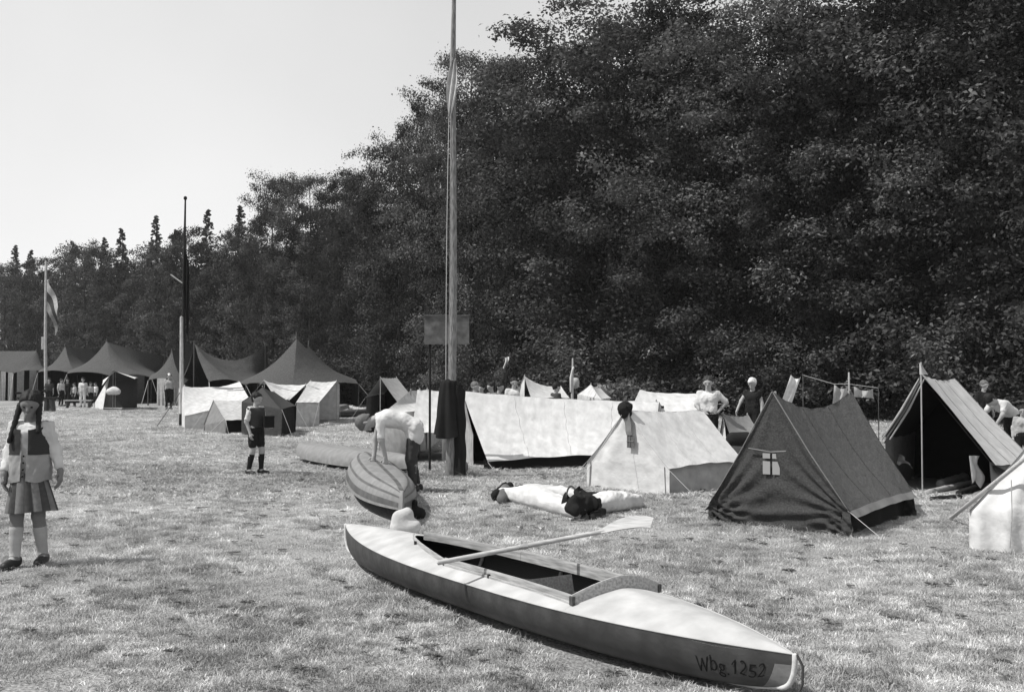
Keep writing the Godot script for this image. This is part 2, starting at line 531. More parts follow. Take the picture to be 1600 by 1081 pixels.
func make_forest() -> void:
	var kinds := []
	for k in 4:
		var h: float = [20.0, 18.0, 19.0, 21.0, 17.0, 19.0][k]
		var r: float = [4.0, 4.4, 3.6, 4.2, 4.0, 3.3][k]
		kinds.append([crown(100 + k, h, r, 190, 320, 0.15, false, 0.03, [0.62, 1.15, 0.82, 1.45][k]), trunk_mesh(100 + k, h, r, 14), h])
	var far_kinds := []
	for k in 3:
		far_kinds.append([crown(150 + k, 18.0, 4.0 + 0.3 * k, 130, 190, 0.24, false, 0.03, [0.8, 1.3, 1.0][k]), trunk_mesh(150 + k, 18.0, 4.0, 8), 18.0])
	var spruce := []
	for k in 2:
		spruce.append([crown(200 + k, 20.0, 2.7, 420, 80, 0.13, true), trunk_mesh(200 + k, 20.0, 1.0, 0), 20.0])
	var proto := {}
	var plant := func(k: Array, at: Vector3, h: float, turn: float, wide: float, called: String, label: String, category: String, group: String) -> void:
		var o: Node3D
		var key = str(k[0].get_instance_id()) + called
		if proto.has(key):
			o = proto[key].duplicate()
			o.name = called
			add_child(o, true)
		else:
			o = thing(called, "", "")
			obj("crown", k[0], M.leaf, o)
			obj("trunk", k[1], M.bark, o)
			proto[key] = o
		o.position = at
		var s: float = h / k[2]
		o.basis = Basis(Vector3.UP, turn).scaled(Vector3(s * wide, s, s * wide))
		tag(o, label, category, group)
	# front row along the edge of the wood: photo column, distance, row of its top, what it stands behind
	var rows := [
		[1790, 33, -378, "just past the right edge of the picture behind the open tent"], [1660, 36, -297, "rightmost tall tree, behind the bending people at the right edge"],
		[1560, 39, -271, "behind the right slope of the open pale tent"], [1462, 41, -148, "directly behind the peak of the open pale tent"],
		[1372, 42, -30, "behind the pale cloth hung beside the dark tent"], [1282, 44, -12, "behind the sagging ridge of the dark tent"],
		[1196, 45, -2, "behind the figure in the white cap left of the dark tent"], [1112, 47, 12, "behind the man in the white shirt"],
		[1028, 49, 0, "behind the small white tent with the dark cap"], [950, 51, 3, "tallest in the middle, behind the low grey tent"],
		[872, 53, 40, "behind the upright white pole between the tents"], [800, 56, 66, "just right of the main flagpole"],
		[738, 59, 82, "with its crown crossed by the upper main flagpole"], [672, 63, 140, "left of the main flagpole above the sign"],
		[622, 67, 205, "above the grey tent with the open front"], [572, 72, 262, "behind the right slope of the big pitched marquee"],
		[524, 77, 262, "behind the peak of the big pitched marquee"], [478, 82, 256, "above the white tents left of the bending man"],
		[432, 87, 268, "stepping up darkly above the sagging marquee"], [388, 92, 338, "behind the marquee with the open dark end"],
		[345, 97, 354, "right of the dark-topped flagpole"], [302, 103, 352, "behind the dark-topped flagpole"],
		[262, 109, 374, "left of the dark-topped flagpole"], [222, 116, 372, "above the wide dark marquee"],
		[182, 123, 384, "above the small white awning"], [140, 130, 380, "between the flag and the wide marquee"],
		[100, 138, 372, "right of the flagpole with the striped flag"], [58, 146, 398, "behind the striped flag"],
		[18, 155, 412, "leftmost round tree over the far tents"], [-30, 165, 400, "beyond the left edge over the far tents"],
		[-80, 178, 404, "farthest left along the wood"]]
	for w in rows:      # the third number is where its top stands in the photo: turn it into a height
		w[2] = (EYE + (592.0 - w[2]) * w[1] / FOCAL - 0.4) / 0.985
	for i in rows.size():
		var w = rows[i]
		var p := Z(w[0], 592, w[1])
		p += Vector3(0, 0, 1.8 * sin(i * 4.3) * (1.0 if w[1] < 90 else 1.6))
		p.y = 0.0
		plant.call(kinds[(i * 3 + i / 4) % 4] if w[1] < 90 else far_kinds[i % 3], p, w[2], i * 2.1, (1.08 if w[1] < 54 else 0.74) + 0.12 * sin(i * 2.3), "leafy_tree", "leafy tree " + w[3], "tree", "leafy trees along the edge of the wood")
	for i in rows.size() - 1:     # two rows deeper in the wood
		var w = rows[i]; var w2 = rows[i + 1]
		for deep in 2:
			var p := (Z(w[0], 592, w[1]) + Z(w2[0], 592, w2[1])) / 2.0 + Vector3(2.2, 0, -5.5) * (1.0 + deep * 1.1)
			p.y = 0.0
			var hh: float = minf(w[2], w2[2]) * (0.90 + 0.03 * deep + 0.05 * sin(i * 3.7 + deep))
			plant.call(far_kinds[(i + deep) % 3], p, hh, i * 1.3 + deep, 1.05, "leafy_tree", "leafy tree deeper in the wood, hidden up to its top by the front row", "tree", "trees deeper in the wood")
	var sp := [[240, 119, 21.0, "spiky spruce with a thin bare top, tallest left of the dark-topped flagpole"], [322, 104, 19.2, "broad spruce top just right of the dark-topped flagpole"], [373, 99, 18.8, "narrow spruce tip left of the dark step in the skyline"],
		[186, 128, 20.8, "leaning thin spruce tip between flag and wide marquee"], [20, 158, 22.6, "pointed spruce at the far left skyline"], [45, 158, 21.8, "smaller pointed spruce at the far left skyline"], [160, 132, 20.2, "short spruce tip above the wide marquee"], [272, 114, 18.6, "low spruce tip left of the dark-topped flagpole"]]
	for i in sp.size():
		var w = sp[i]
		var p := Z(w[0], 592, w[1] + 2.0); p.y = 0.0
		plant.call(spruce[i % 2], p, w[2], i * 1.7, 0.95, "spruce", w[3], "spruce", "spruces rising out of the wood")
	# undergrowth along the edge of the wood
	var low := crown(300, 2.6, 2.2, 40, 170, 0.15, false, 0.05)
	var mm := MultiMesh.new()
	mm.transform_format = MultiMesh.TRANSFORM_3D
	mm.mesh = low
	var at := []
	for i in rows.size() - 1:
		for k in 4:
			var p := Z(rows[i][0], 592, rows[i][1]).lerp(Z(rows[i + 1][0], 592, rows[i + 1][1]), k / 4.0) + Vector3(rng.randf_range(-1, 1), 0, rng.randf_range(-1.5, 0.5))
			p.y = -0.2
			if i > 13: at.append(Transform3D(Basis(Vector3.UP, rng.randf() * TAU).scaled(Vector3.ONE * rng.randf_range(0.7, 1.4)), p))
			at.append(Transform3D(Basis(Vector3.UP, rng.randf() * TAU).scaled(Vector3.ONE * rng.randf_range(1.2, 2.0)), p + Vector3(2, 0, -6)))
			at.append(Transform3D(Basis(Vector3.UP, rng.randf() * TAU).scaled(Vector3.ONE * rng.randf_range(1.8, 2.6)), p + Vector3(5, 0, -14)))
	mm.instance_count = at.size()
	for i in at.size():
		mm.set_instance_transform(i, at[i])
	var o := MultiMeshInstance3D.new()
	o.name = "undergrowth"; o.multimesh = mm; o.material_override = M.leaf
	add_child(o, true)
	tag(o, "dark undergrowth along the foot of the wood behind the camp", "undergrowth", "", "stuff")

# ---------------------------------------------------------------- kayaks
# a folding kayak's skin: s runs from stern 0 to bow 1, side from -1 to 1, down from gunwale 0 to keel 1
func k_half(k: Dictionary, s: float) -> float:
	var u: float = (k.mid - s) / k.mid if s < k.mid else (s - k.mid) / (1.0 - k.mid)
	return k.beam * (1.0 - pow(u, 2.8 if s < k.mid else 2.6))

func k_rim(k: Dictionary, s: float) -> float:
	var u: float = (k.mid - s) / k.mid if s < k.mid else (s - k.mid) / (1.0 - k.mid)
	return k.rim + ((k.stern_h if s < k.mid else k.bow_h) - k.rim) * pow(u, 2.5)

func k_hull(k: Dictionary, s: float, side: float, down: float) -> Vector3:
	var b := k_half(k, s)
	var u := absf(s - 0.5) * 2.0
	var keel := 0.012 + 0.06 * pow(u, 8.0)
	var a := down * PI / 2.0
	var x := b * pow(maxf(cos(a), 0.0), 0.62)
	var y := lerpf(k_rim(k, s), keel, pow(sin(a), 0.8))
	var zz := s
	if s > 0.9: zz -= (s - 0.9) * 0.22 * pow(down, 2.0)
	if s < 0.1: zz += (0.1 - s) * 0.22 * pow(down, 2.0)
	return Vector3(x * side, y, (zz - 0.5) * k.length)

func k_deck(k: Dictionary, s: float, x: float) -> Vector3:
	var b := maxf(k_half(k, s), 0.001)
	var q := clampf(absf(x) / b, 0.0, 1.0)
	return Vector3(x, k_rim(k, s) + k.crown * pow(minf(b / k.beam, 1.0), 0.8) * (1.0 - pow(q, 1.6)), (s - 0.5) * k.length)

func k_well(s: float) -> float:      # half width of the cockpit opening
	if s < 0.255 or s > 0.735: return 0.0
	return 0.305 * pow(clampf((s - 0.255) / 0.19, 0.0, 1.0), 0.6) if s < 0.445 else 0.305

func make_big_kayak() -> void:
	var stern := Vector3(-1.483, 0, -9.458); var bow := Vector3(1.379, 0, -5.207)
	var ax := bow - stern
	var k := {"length": ax.length(), "beam": 0.445, "mid": 0.55, "rim": 0.268, "stern_h": 0.305, "bow_h": 0.255, "crown": 0.105}
	var o := thing("folding_kayak", "long folding kayak with white deck, dark hull and open cockpit lying on the grass", "kayak", (stern + bow) / 2.0, atan2(ax.x, ax.z))
	var hull := MB.new()
	var sk := MB.new()
	for side in [-1.0, 1.0]:
		hull.grid(90, 16, func(u: float, v: float): return k_hull(k, u, side, v))
		sk.grid(60, 12, func(u: float, v: float): return k_hull(k, 0.14 + 0.70 * u, side, 0.05 + 0.95 * v) * Vector3(0.955, 1, 1) + Vector3(0, 0.012 * v - 0.004, 0))
	obj("hull", hull, M.hull, o)
	obj("lining", sk, M.trouser, o)
	var deck := MB.new()
	var dip := func(p: Vector3, s: float) -> Vector3:   # slack cloth near the bow
		return p + Vector3(0, -0.018 * exp(-pow((s - 0.93) / 0.035, 2.0)) * clampf(0.5 - p.x * 6.0, 0.0, 1.0) + 0.003 * wob.get_noise_2d(p.x * 260.0, p.z * 90.0), 0)
	for side in [-1.0, 1.0]:
		for part in [[0.0, 0.255, 40], [0.255, 0.735, 90], [0.735, 1.0, 44]]:
			deck.grid(part[2], 12, func(u: float, v: float):
				var s: float = lerpf(part[0] + 0.0001, part[1] - 0.0001, u)
				var b := k_half(k, s)
				var x := lerpf(b, minf(k_well(s), b - 0.02) if k_well(s) > 0.0 else 0.0, v)
				return dip.call(k_deck(k, s, x * side), s))
	obj("deck", deck, M.deck, o)
	# gunwale piping where deck meets hull
	for side in [-1.0, 1.0]:
		var pts := []
		for i in 61:
			pts.append(k_hull(k, i / 60.0, side, 0.0) * Vector3(1.003, 1, 1))
		var pp := MB.new(); pp.tube(pts, [0.004], 6)
		obj("piping", pp, M.deck, o)
	# coaming boards round the cockpit
	var board := func(pts: Array, h: float, th: float) -> MB:
		var b := MB.new()
		var n := pts.size()
		var ring := []
		for i in n:
			var d: Vector3 = (pts[mini(i + 1, n - 1)] - pts[maxi(i - 1, 0)])
			var out := Vector3(d.z, 0, -d.x).normalized() * th / 2.0
			ring.append([pts[i] - out, pts[i] + out, pts[i] + out + Vector3(0, h * 0.85, 0), pts[i] + out * 0.6 + Vector3(0, h, 0), pts[i] - out * 0.6 + Vector3(0, h, 0), pts[i] - out + Vector3(0, h * 0.85, 0)])
		for i in n - 1:
			for j in 6:
				b.quad(ring[i][j], ring[i + 1][j], ring[i + 1][(j + 1) % 6], ring[i][(j + 1) % 6])
		for e in [0, n - 1]:
			b.quad(ring[e][0], ring[e][1], ring[e][2], ring[e][5]); b.quad(ring[e][5], ring[e][2], ring[e][3], ring[e][4])
		return b
	for side in [-1.0, 1.0]:
		var rear := []; var rail := []; var low := []
		for i in 19:
			var s := lerpf(0.262, 0.452, i / 18.0)
			rear.append(k_deck(k, s, (k_well(s) + 0.004) * side) + Vector3(0, -0.03, 0))
		for i in 25:
			var s := lerpf(0.446, 0.732, i / 24.0)
			rail.append(k_deck(k, s, 0.312 * side) + Vector3(0, -0.03, 0))
			low.append(k_deck(k, s, 0.326 * side) + Vector3(0, -0.006, 0))
		obj("coaming_board", board.call(rear, 0.062, 0.012), M.wood, o)
		obj("coaming_board", board.call(rail, 0.075, 0.014), M.wood, o)
		obj("coaming_batten", board.call(low, 0.020, 0.012), M.wood, o)
		for s in [0.31, 0.448, 0.56]:
			var c := MB.new()
			c.box(k_deck(k, s, (k_well(s) + 0.022) * side) + Vector3(0, 0.012, 0), Vector3(0.012, 0.026, 0.02))
			obj("fitting", c, M.shoe, o)
	var arch := []
	for i in 23:
		var x := lerpf(-0.335, 0.335, i / 22.0)
		arch.append(k_deck(k, 0.735 + 0.008 * (1.0 - pow(x / 0.335, 2.0)), x) + Vector3(0, -0.02 + 0.015 * (1.0 - pow(x / 0.335, 2.0)), 0))
	obj("coaming_arch", board.call(arch, 0.078, 0.018), M.wood, o)
	for side in [-1.0, 1.0]:
		var c := MB.new()
		c.box(k_deck(k, 0.736, 0.332 * side) + Vector3(0, 0.028, 0), Vector3(0.022, 0.05, 0.03))
		obj("corner_clamp", c, M.wood_dark, o)
	# wooden frame inside: cross ribs, floor boards, seat back
	for s in [0.33, 0.52, 0.66]:
		var b := MB.new()
		var pts := []
		for i in 15:
			var q := -1.0 + i / 7.0
			pts.append(k_hull(k, s, signf(q) if q != 0.0 else 1.0, 1.0 - absf(q) * 0.9) * Vector3(0.93, 1, 1) + Vector3(0, 0.03, 0))
		b.tube(pts, [0.014], 6)
		obj("cross_rib", b, M.wood, o)
	for x in [-0.13, 0.0, 0.13]:
		var b := MB.new()
		b.box(Vector3(x, 0.062, (0.50 - 0.5) * k.length), Vector3(0.085, 0.012, 0.44 * k.length))
		obj("floor_board", b, M.wood_frame, o)
	var sb := MB.new()
	sb.box(Vector3(0, 0.23, (0.60 - 0.5) * k.length), Vector3(0.40, 0.16, 0.02), Basis(Vector3.RIGHT, -0.25))
	obj("seat_back", sb, M.wood_frame, o)
	var seat := MB.new()
	seat.box(Vector3(0, 0.12, (0.55 - 0.5) * k.length), Vector3(0.36, 0.03, 0.34))
	obj("seat", seat, M.wood_frame, o)
	var lab := MB.new()
	lab.box(Vector3(-0.12, 0.275, (0.715 - 0.5) * k.length), Vector3(0.07, 0.055, 0.004), Basis(Vector3.RIGHT, -0.6))
	obj("paper_tag", lab, M.white, o)
	# stem bands, bow strip and mooring ring
	for e in [[1.0, "bow_band"], [0.0, "stern_band"]]:
		var pts := []
		for i in 13:
			pts.append(k_hull(k, e[0], 1.0, i / 12.0) * Vector3(0, 1, 1) + Vector3(0, 0, 0.008 if e[0] > 0.5 else -0.008))
		for i in 6:
			var s: float = absf(e[0] - 0.035 * (i + 1))
			pts.append(k_hull(k, s, 1.0, 1.0) * Vector3(0, 1, 1) + Vector3(0, -0.004, 0))
		var b := MB.new(); b.tube(pts, [0.014], 8)
		obj(e[1], b, M.white, o)
	for side in [-1.0, 1.0]:
		var b := MB.new()
		b.grid(6, 10, func(u: float, v: float): return k_hull(k, 0.984 + 0.0155 * u - 0.010 * v * (1.0 - u), side, 0.14 + v * 0.84) * Vector3(1.03, 1, 1) + Vector3(side * 0.002, 0, 0))
		obj("bow_patch", b, M.greycloth, o)
	var rope := MB.new()
	var tip := k_deck(k, 1.0, 0.0)
	rope.tube([tip + Vector3(0.0, 0.0, 0.02), tip + Vector3(0.012, -0.05, 0.045), tip + Vector3(0.015, -0.14, 0.04), tip + Vector3(0.0, -0.22, 0.01), tip + Vector3(-0.02, -0.245, -0.05)], [0.007], 6)
	obj("mooring_rope", rope, M.rope_dark, o)
	# registration written along the bow
	var tm := TextMesh.new()
	var f := SystemFont.new(); f.font_names = PackedStringArray(["Droid Sans"])
	f.font_italic = true
	tm.font = f; tm.text = "Wbg.1252"; tm.font_size = 32; tm.pixel_size = 0.0034; tm.depth = 0.0; tm.curve_step = 1.0
	var src := tm.get_mesh_arrays() if tm.get_surface_count() == 0 else tm.surface_get_arrays(0)
	var tv: PackedVector3Array = src[Mesh.ARRAY_VERTEX]
	var lo := Vector3.INF; var hi := -Vector3.INF
	for p in tv:
		lo = lo.min(p); hi = hi.max(p)
	var tb := MB.new()
	for p in tv:
		var q := (p.x - lo.x) / (hi.x - lo.x)
		var h := (p.y - lo.y) / (hi.y - lo.y)
		q += 0.012 * (h - 0.5) + 0.004 * sin(q * 23.0)
		var s := 0.906 + 0.070 * q
		var w := k_hull(k, s, -1.0, 0.50 - 0.34 * h + 0.03 * sin(q * 17.0))
		tb.v.append(w + Vector3(-0.004, 0, 0))
	tb.ix = src[Mesh.ARRAY_INDEX] if src[Mesh.ARRAY_INDEX] else PackedInt32Array(range(tv.size()))
	obj("lettering", tb, M.ink, o)
	var fp := []
	for i in 21: fp.append(o.transform * (k_hull(k, i / 20.0, 1.0, 0.0) * Vector3(0.8, 1, 1)))
	for i in 21: fp.append(o.transform * (k_hull(k, 1.0 - i / 20.0, -1.0, 0.0) * Vector3(0.8, 1, 1)))
	footprint(fp)
	# paddle laid across the cockpit
	var a := G(712, 874, 0.43); var e := G(1028, 814, 0.62)
	var pd := thing("paddle", "pale wooden paddle laid across the cockpit of the big kayak, blade out over the grass", "paddle", a)
	var d := (e - a).normalized(); var len := (e - a).length()
	var sh := MB.new()
	sh.tube([-d * 0.12, Vector3.ZERO, d * len * 0.5, d * len * 0.72], [0.016, 0.016, 0.016, 0.015], 10)
	obj("shaft", sh, M.wood_pale, pd)
	var fer := MB.new(); fer.tube([d * len * 0.30, d * len * 0.34], [0.0185], 10)
	obj("ferrule", fer, M.metal, pd)
	var bl := MB.new()
	var across := d.cross(Vector3(0.1, 1, 0.25)).normalized(); var nrm := across.cross(d)
	for sg in [-1.0, 1.0]:
		bl.grid(16, 10, func(u: float, v: float):
			var w := 0.097 * pow(sin(clampf(u * 0.93 + 0.07, 0, 1) * PI * 0.60), 0.9) * (1.0 if u < 0.8 else 1.0 - 0.4 * pow((u - 0.8) / 0.2, 2.0)) + 0.004
			var x := (v - 0.5) * 2.0
			return d * len * (0.70 + 0.30 * u - 0.055 * pow(u, 4.0) * (0.5 + 0.5 * x)) + across * w * x + nrm * (sg * 0.006 * (1.0 - x * x) + 0.03 * x * x * sin(u * PI)))
	obj("blade", bl, M.wood_pale, pd)

func make_upturned(called: String, label: String, stern: Vector3, bow: Vector3, beam: float, height: float, roll: float, blunt: float, m: Material, stripes: int) -> void:
	var ax := bow - stern
	var k := {"length": ax.length(), "beam": beam, "mid": 0.5, "rim": height, "stern_h": height * 0.75, "bow_h": height * 0.75, "crown": 0.08}
	var o := thing(called, label, "kayak", (stern + bow) / 2.0, atan2(ax.x, ax.z))
	var flip := func(p: Vector3) -> Vector3:
		var q := Vector3(p.x, height + 0.07 - p.y, p.z)
		if blunt > 0.0 and p.z < (-0.5 + blunt) * k.length:
			q.z = (-0.5 + blunt) * k.length
		return Basis(Vector3.BACK, roll) * q + Vector3(0, absf(sin(roll)) * beam * 0.75, 0)
	var b := MB.new()
	for side in [-1.0, 1.0]:
		b.grid(60, 14, func(u: float, v: float): return flip.call(k_hull(k, u, side, v)))
	obj("hull", b, m, o)
	var dk := MB.new()
	dk.grid(60, 10, func(u: float, v: float): return flip.call(k_deck(k, u, k_half(k, u) * (v * 2.0 - 1.0)) - Vector3(0, 0.004, 0)))
	obj("deck", dk, M.blackcloth, o)  # deck blackened to stand for the shadow line under the upturned boat
	for j in stripes:
		var down: float = [1.0, 0.72, 0.40, 0.12][j]
		for side in ([1.0] if j == 0 else [-1.0, 1.0]):
			var st := MB.new()
			var wd := 0.05 if j < 3 else 0.10
			st.grid(50, 2, func(u: float, v: float):
				var dd := clampf(down + (v - 0.5) * wd * 1.4, 0.0, 1.0)
				var p := k_hull(k, lerpf(0.015, 0.985, u), side, dd)
				if j == 0: p.x = (v - 0.5) * 0.05
				return flip.call(p + Vector3(side * 0.003, -0.004 if dd > 0.3 else 0.0, 0)))
			obj("keel_strip", st, M.hull_band, o)
	var fp := []
	for i in 13: fp.append(o.transform * flip.call(k_hull(k, i / 12.0, 1.0, 0.0)))
	for i in 13: fp.append(o.transform * flip.call(k_hull(k, 1.0 - i / 12.0, -1.0, 0.0)))
	footprint(fp)

# ---------------------------------------------------------------- tents
func drop(p: Vector3) -> Vector3:
	return Vector3(p.x, 0.0, p.z)

# c: rf, rb ridge ends; efl, efr, ebl, ebr eave corners.  front is the end named f, left as seen from in front of it
func tent(label: String, c: Dictionary, q := {}, called := "tent", group := "") -> Node3D:
	var base: Vector3 = drop((c.rf + c.rb) / 2.0)
	var o := thing(called, label, q.get("category", "tent"), base, 0.0, group)
	var m: Material = q.get("m", M.white)
	var gm: Material = q.get("gable", m)
	var wm: Material = q.get("wall", m)
	var sag: float = q.get("sag", 0.05)
	var belly: float = q.get("belly", 0.03)
	var scal: float = q.get("scallop", 0.04)
	var inset: float = q.get("inset", 0.05)
	var ns: float = q.get("rough", 0.006)
	var L := {}
	for key in c:
		L[key] = c[key] - base
	var id: float = base.x * 7.0 + base.z * 3.0
	var roofs := {}
	for side in ["l", "r"]:
		var ef: Vector3 = L["ef" + side]; var eb: Vector3 = L["eb" + side]
		var nrm: Vector3 = (L.rb - L.rf).cross(ef - L.rf).normalized()
		if nrm.y < 0.0: nrm = -nrm
		var bow: float = q.get("bow", 0.0)
		var f := func(u: float, v: float) -> Vector3:
			var p: Vector3 = L.rf.lerp(L.rb, u).lerp(ef.lerp(eb, u), v)
			p.y -= sag * 4.0 * u * (1.0 - u) * (1.0 - v)
			p += (L.rb - L.rf).normalized() * bow * sin(v * PI) * pow(1.0 - u, 3.0)
			p -= nrm * belly * sin(v * PI) * (0.35 + 0.65 * sin(u * PI))
			p += (L.rf.lerp(L.rb, u) - ef.lerp(eb, u)).normalized() * scal * 4.0 * u * (1.0 - u) * v * v
			p += nrm * ns * (wob.get_noise_3d(p.x * 90.0 + id, p.y * 90.0, p.z * 90.0) + 0.6 * sin(u * 38.0 + v * 3.0) * pow(1.0 - v, 3.0) + 0.9 * sin(u * 25.0 + 1.0) * pow(v, 5.0))
			return p
		roofs[side] = f
		var b := MB.new()
		b.grid(30, 22, f)
		obj("roof_panel", b, m, o)
		for k in q.get("seams", 0):
			var uu: float = (k + 1.0) / (q.seams + 1.0)
			var sp := []
			for i in 13: sp.append(f.call(uu + 0.004 * sin(i * 2.0), 0.02 + 0.96 * i / 12.0) + nrm * 0.002)
			var sb := MB.new(); sb.tube(sp, [0.0055], 4)
			obj("seam", sb, q.get("seam_m", M.seam), o)
		if q.has("hem"):
			var hb := MB.new()
			hb.grid(30, 3, func(u: float, v: float): return f.call(u, 1.0) + Vector3(0, -v * 0.075, 0) + nrm * (0.012 * v + 0.004) + (drop(ef) - drop(L.rf)).normalized() * v * 0.05)
			obj("valance", hb, q.hem, o)
		# side wall
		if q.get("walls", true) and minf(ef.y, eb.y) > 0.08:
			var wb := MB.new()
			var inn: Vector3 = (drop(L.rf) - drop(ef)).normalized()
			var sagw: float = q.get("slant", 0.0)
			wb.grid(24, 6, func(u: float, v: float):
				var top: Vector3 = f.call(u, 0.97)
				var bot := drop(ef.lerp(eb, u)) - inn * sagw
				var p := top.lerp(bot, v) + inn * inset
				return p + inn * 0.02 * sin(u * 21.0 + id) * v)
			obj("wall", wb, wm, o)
	for end in ["f", "b"]:
		var peak: Vector3 = L["r" + end]
		var el: Vector3 = L["e" + end + "l"]; var er: Vector3 = L["e" + end + "r"]
		var into: Vector3 = ((L.rb - L.rf) * (1.0 if end == "f" else -1.0)).normalized()
		var uu := 0.0 if end == "f" else 1.0
		var open: String = q.get("front" if end == "f" else "back", "closed")
		var gi: float = q.get("gable_in", 0.03)
		if open == "closed" or open == "half":
			var folds: Callable = q.get("folds", func(_u: float, _v: float): return 0.0)
			var b := MB.new()
			var split := 0.52
			var spread: float = q.get("spread", 0.0)
			b.grid(44, 44, func(u: float, v: float):
				var t := u
				if open == "half": t = u * split
				var a: Vector3; var z: Vector3
				var vv := 0.78
				if v < vv:
					a = roofs.l.call(uu, v / vv); z = roofs.r.call(uu, v / vv)
				else:
					var w := (v - vv) / (1.0 - vv)
					a = roofs.l.call(uu, 1.0).lerp(drop(el) - (drop(er) - drop(el)).normalized() * spread, w); z = roofs.r.call(uu, 1.0).lerp(drop(er) + (drop(er) - drop(el)).normalized() * spread, w)
				var p := a.lerp(z, t)
				var out: float = folds.call(u, v)
				p += into * (gi + 0.015 * sin(t * 17.0 + id) * v) - into * out
				p += into * ns * 1.5 * wob.get_noise_3d(p.x * 120.0 + id, p.y * 70.0, p.z * 120.0)
				if v > 0.999: p.y = -0.01
				return p)
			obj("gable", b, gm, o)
		if q.get("poles", true):
			var pb := MB.new()
			var off := into * (0.06 if open == "closed" else 0.02)
			pb.tube([drop(peak) + off, peak + off + Vector3(0, q.get("pole_up", 0.03), 0)], [0.014], 8)
			obj("pole", pb, q.get("pole_m", M.wood), o)
		if q.get("guys", true) and (end == "b" or q.get("front_guy", true)):
			var g := MB.new()
			var far: Vector3 = drop(peak) - into * peak.y * q.get("guy_len", 0.9)
			g.tube([peak + Vector3(0, 0.01, 0), far + Vector3(0, 0.05, 0)], [0.004], 5)
			obj("guy_rope", g, M.rope, o)
			var pg := MB.new()
			pg.tube([far + Vector3(0, 0.08, 0) - into * 0.03, far + into * 0.03 - Vector3(0, 0.05, 0)], [0.011, 0.007], 6)
			obj("peg", pg, M.wood, o)
		if q.get("side_guys", true):
			for e in [el, er]:
				var outw: Vector3 = (drop(e) - drop(peak)).normalized()
				var far: Vector3 = drop(e) + outw * (0.12 + e.y * 0.9)
				var g := MB.new()
				g.tube([e, far + Vector3(0, 0.03, 0)], [0.0035], 5)
				obj("guy_rope", g, M.rope, o)
				var pg := MB.new()
				pg.tube([far + Vector3(0, 0.07, 0) + outw * 0.02, far - outw * 0.02 - Vector3(0, 0.05, 0)], [0.010, 0.006], 6)
				obj("peg", pg, M.wood_pale, o)
	footprint([drop(c.efl), drop(c.efr), drop(c.ebr), drop(c.ebl)])
	return o

func corners(x: float, z: float, a: float, l: float, hf: float, hb: float, e: float, we: float) -> Dictionary:
	var d := Vector3(sin(a), 0, -cos(a)); var r := Vector3(cos(a), 0, sin(a))
	var o := Vector3(x, 0, -z); var b := o + d * l
	var up := Vector3.UP
	return {"rf": o + up * hf, "rb": b + up * hb, "efl": o - r * we + up * e, "efr": o + r * we + up * e, "ebl": b - r * we + up * e, "ebr": b + r * we + up * e}

# a big camp marquee: one or two peaks, an eave ring of points, canvas hanging in hollow curves, posts round the eave
func marquee(label: String, peaks: Array, ring: Array, q := {}) -> Node3D:
	var base := drop(peaks[0])
	var o := thing("marquee", label, "marquee", base, 0.0, "dark marquees at the far end of the camp")
	var n := ring.size()
	var hollow: float = q.get("hollow", 0.35)
	for k in n:
		if q.get("open", -1) == k: continue
		var a: Vector3 = ring[k] - base; var z: Vector3 = ring[(k + 1) % n] - base
		var top := func(t: float) -> Vector3:
			var p: Vector3 = (a.lerp(z, t)) + base
			var best: Vector3 = peaks[0]
			if peaks.size() > 1:
				best = Geometry3D.get_closest_point_to_segment(Vector3(p.x, peaks[0].y, p.z), peaks[0], peaks[1])
				var w: float = (best - peaks[0]).length() / maxf((peaks[1] - peaks[0]).length(), 0.01)
				best.y = lerpf(peaks[0].y, peaks[1].y, w) - q.get("sag", 0.3) * 4.0 * w * (1.0 - w)
			return best - base
		var b := MB.new()
		b.grid(14, 14, func(u: float, v: float):
			var e: Vector3 = a.lerp(z, u) + Vector3(0, 0.22 * 4.0 * u * (1.0 - u), 0)
			var t: Vector3 = top.call(u)
			var p := t.lerp(e, v)
			p.y -= hollow * sin(v * PI) * (1.0 - 0.3 * v)
			p += Vector3(0.05, 0.04, 0.05) * wob.get_noise_3d(p.x * 40.0, p.y * 40.0, p.z * 40.0)
			return p)
		obj("roof_panel", b, q.get("m", M.marquee), o)
		var post := MB.new()
		post.tube([drop(a), a], [0.05, 0.04], 7)
		obj("post", post, M.wood_dark, o)
		var rope := MB.new()
		var outw := (drop(a) - drop(peaks[0] - base)).normalized()
		rope.tube([a, drop(a) + outw * 1.1], [0.014], 5)
		obj("guy_rope", rope, M.rope, o)
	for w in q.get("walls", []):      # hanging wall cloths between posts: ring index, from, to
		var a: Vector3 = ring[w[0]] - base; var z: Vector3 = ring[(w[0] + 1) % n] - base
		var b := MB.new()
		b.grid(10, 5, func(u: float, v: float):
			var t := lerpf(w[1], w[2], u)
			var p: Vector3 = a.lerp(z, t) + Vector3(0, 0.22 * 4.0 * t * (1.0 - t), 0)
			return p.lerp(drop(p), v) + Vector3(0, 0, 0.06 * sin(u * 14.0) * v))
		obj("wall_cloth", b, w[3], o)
	for p in peaks:
		var pole := MB.new()
		pole.tube([drop(p) - base, p - base + Vector3(0, q.get("spike", 0.15), 0)], [0.06, 0.05], 8)
		obj("pole", pole, M.wood_dark, o)
	return o

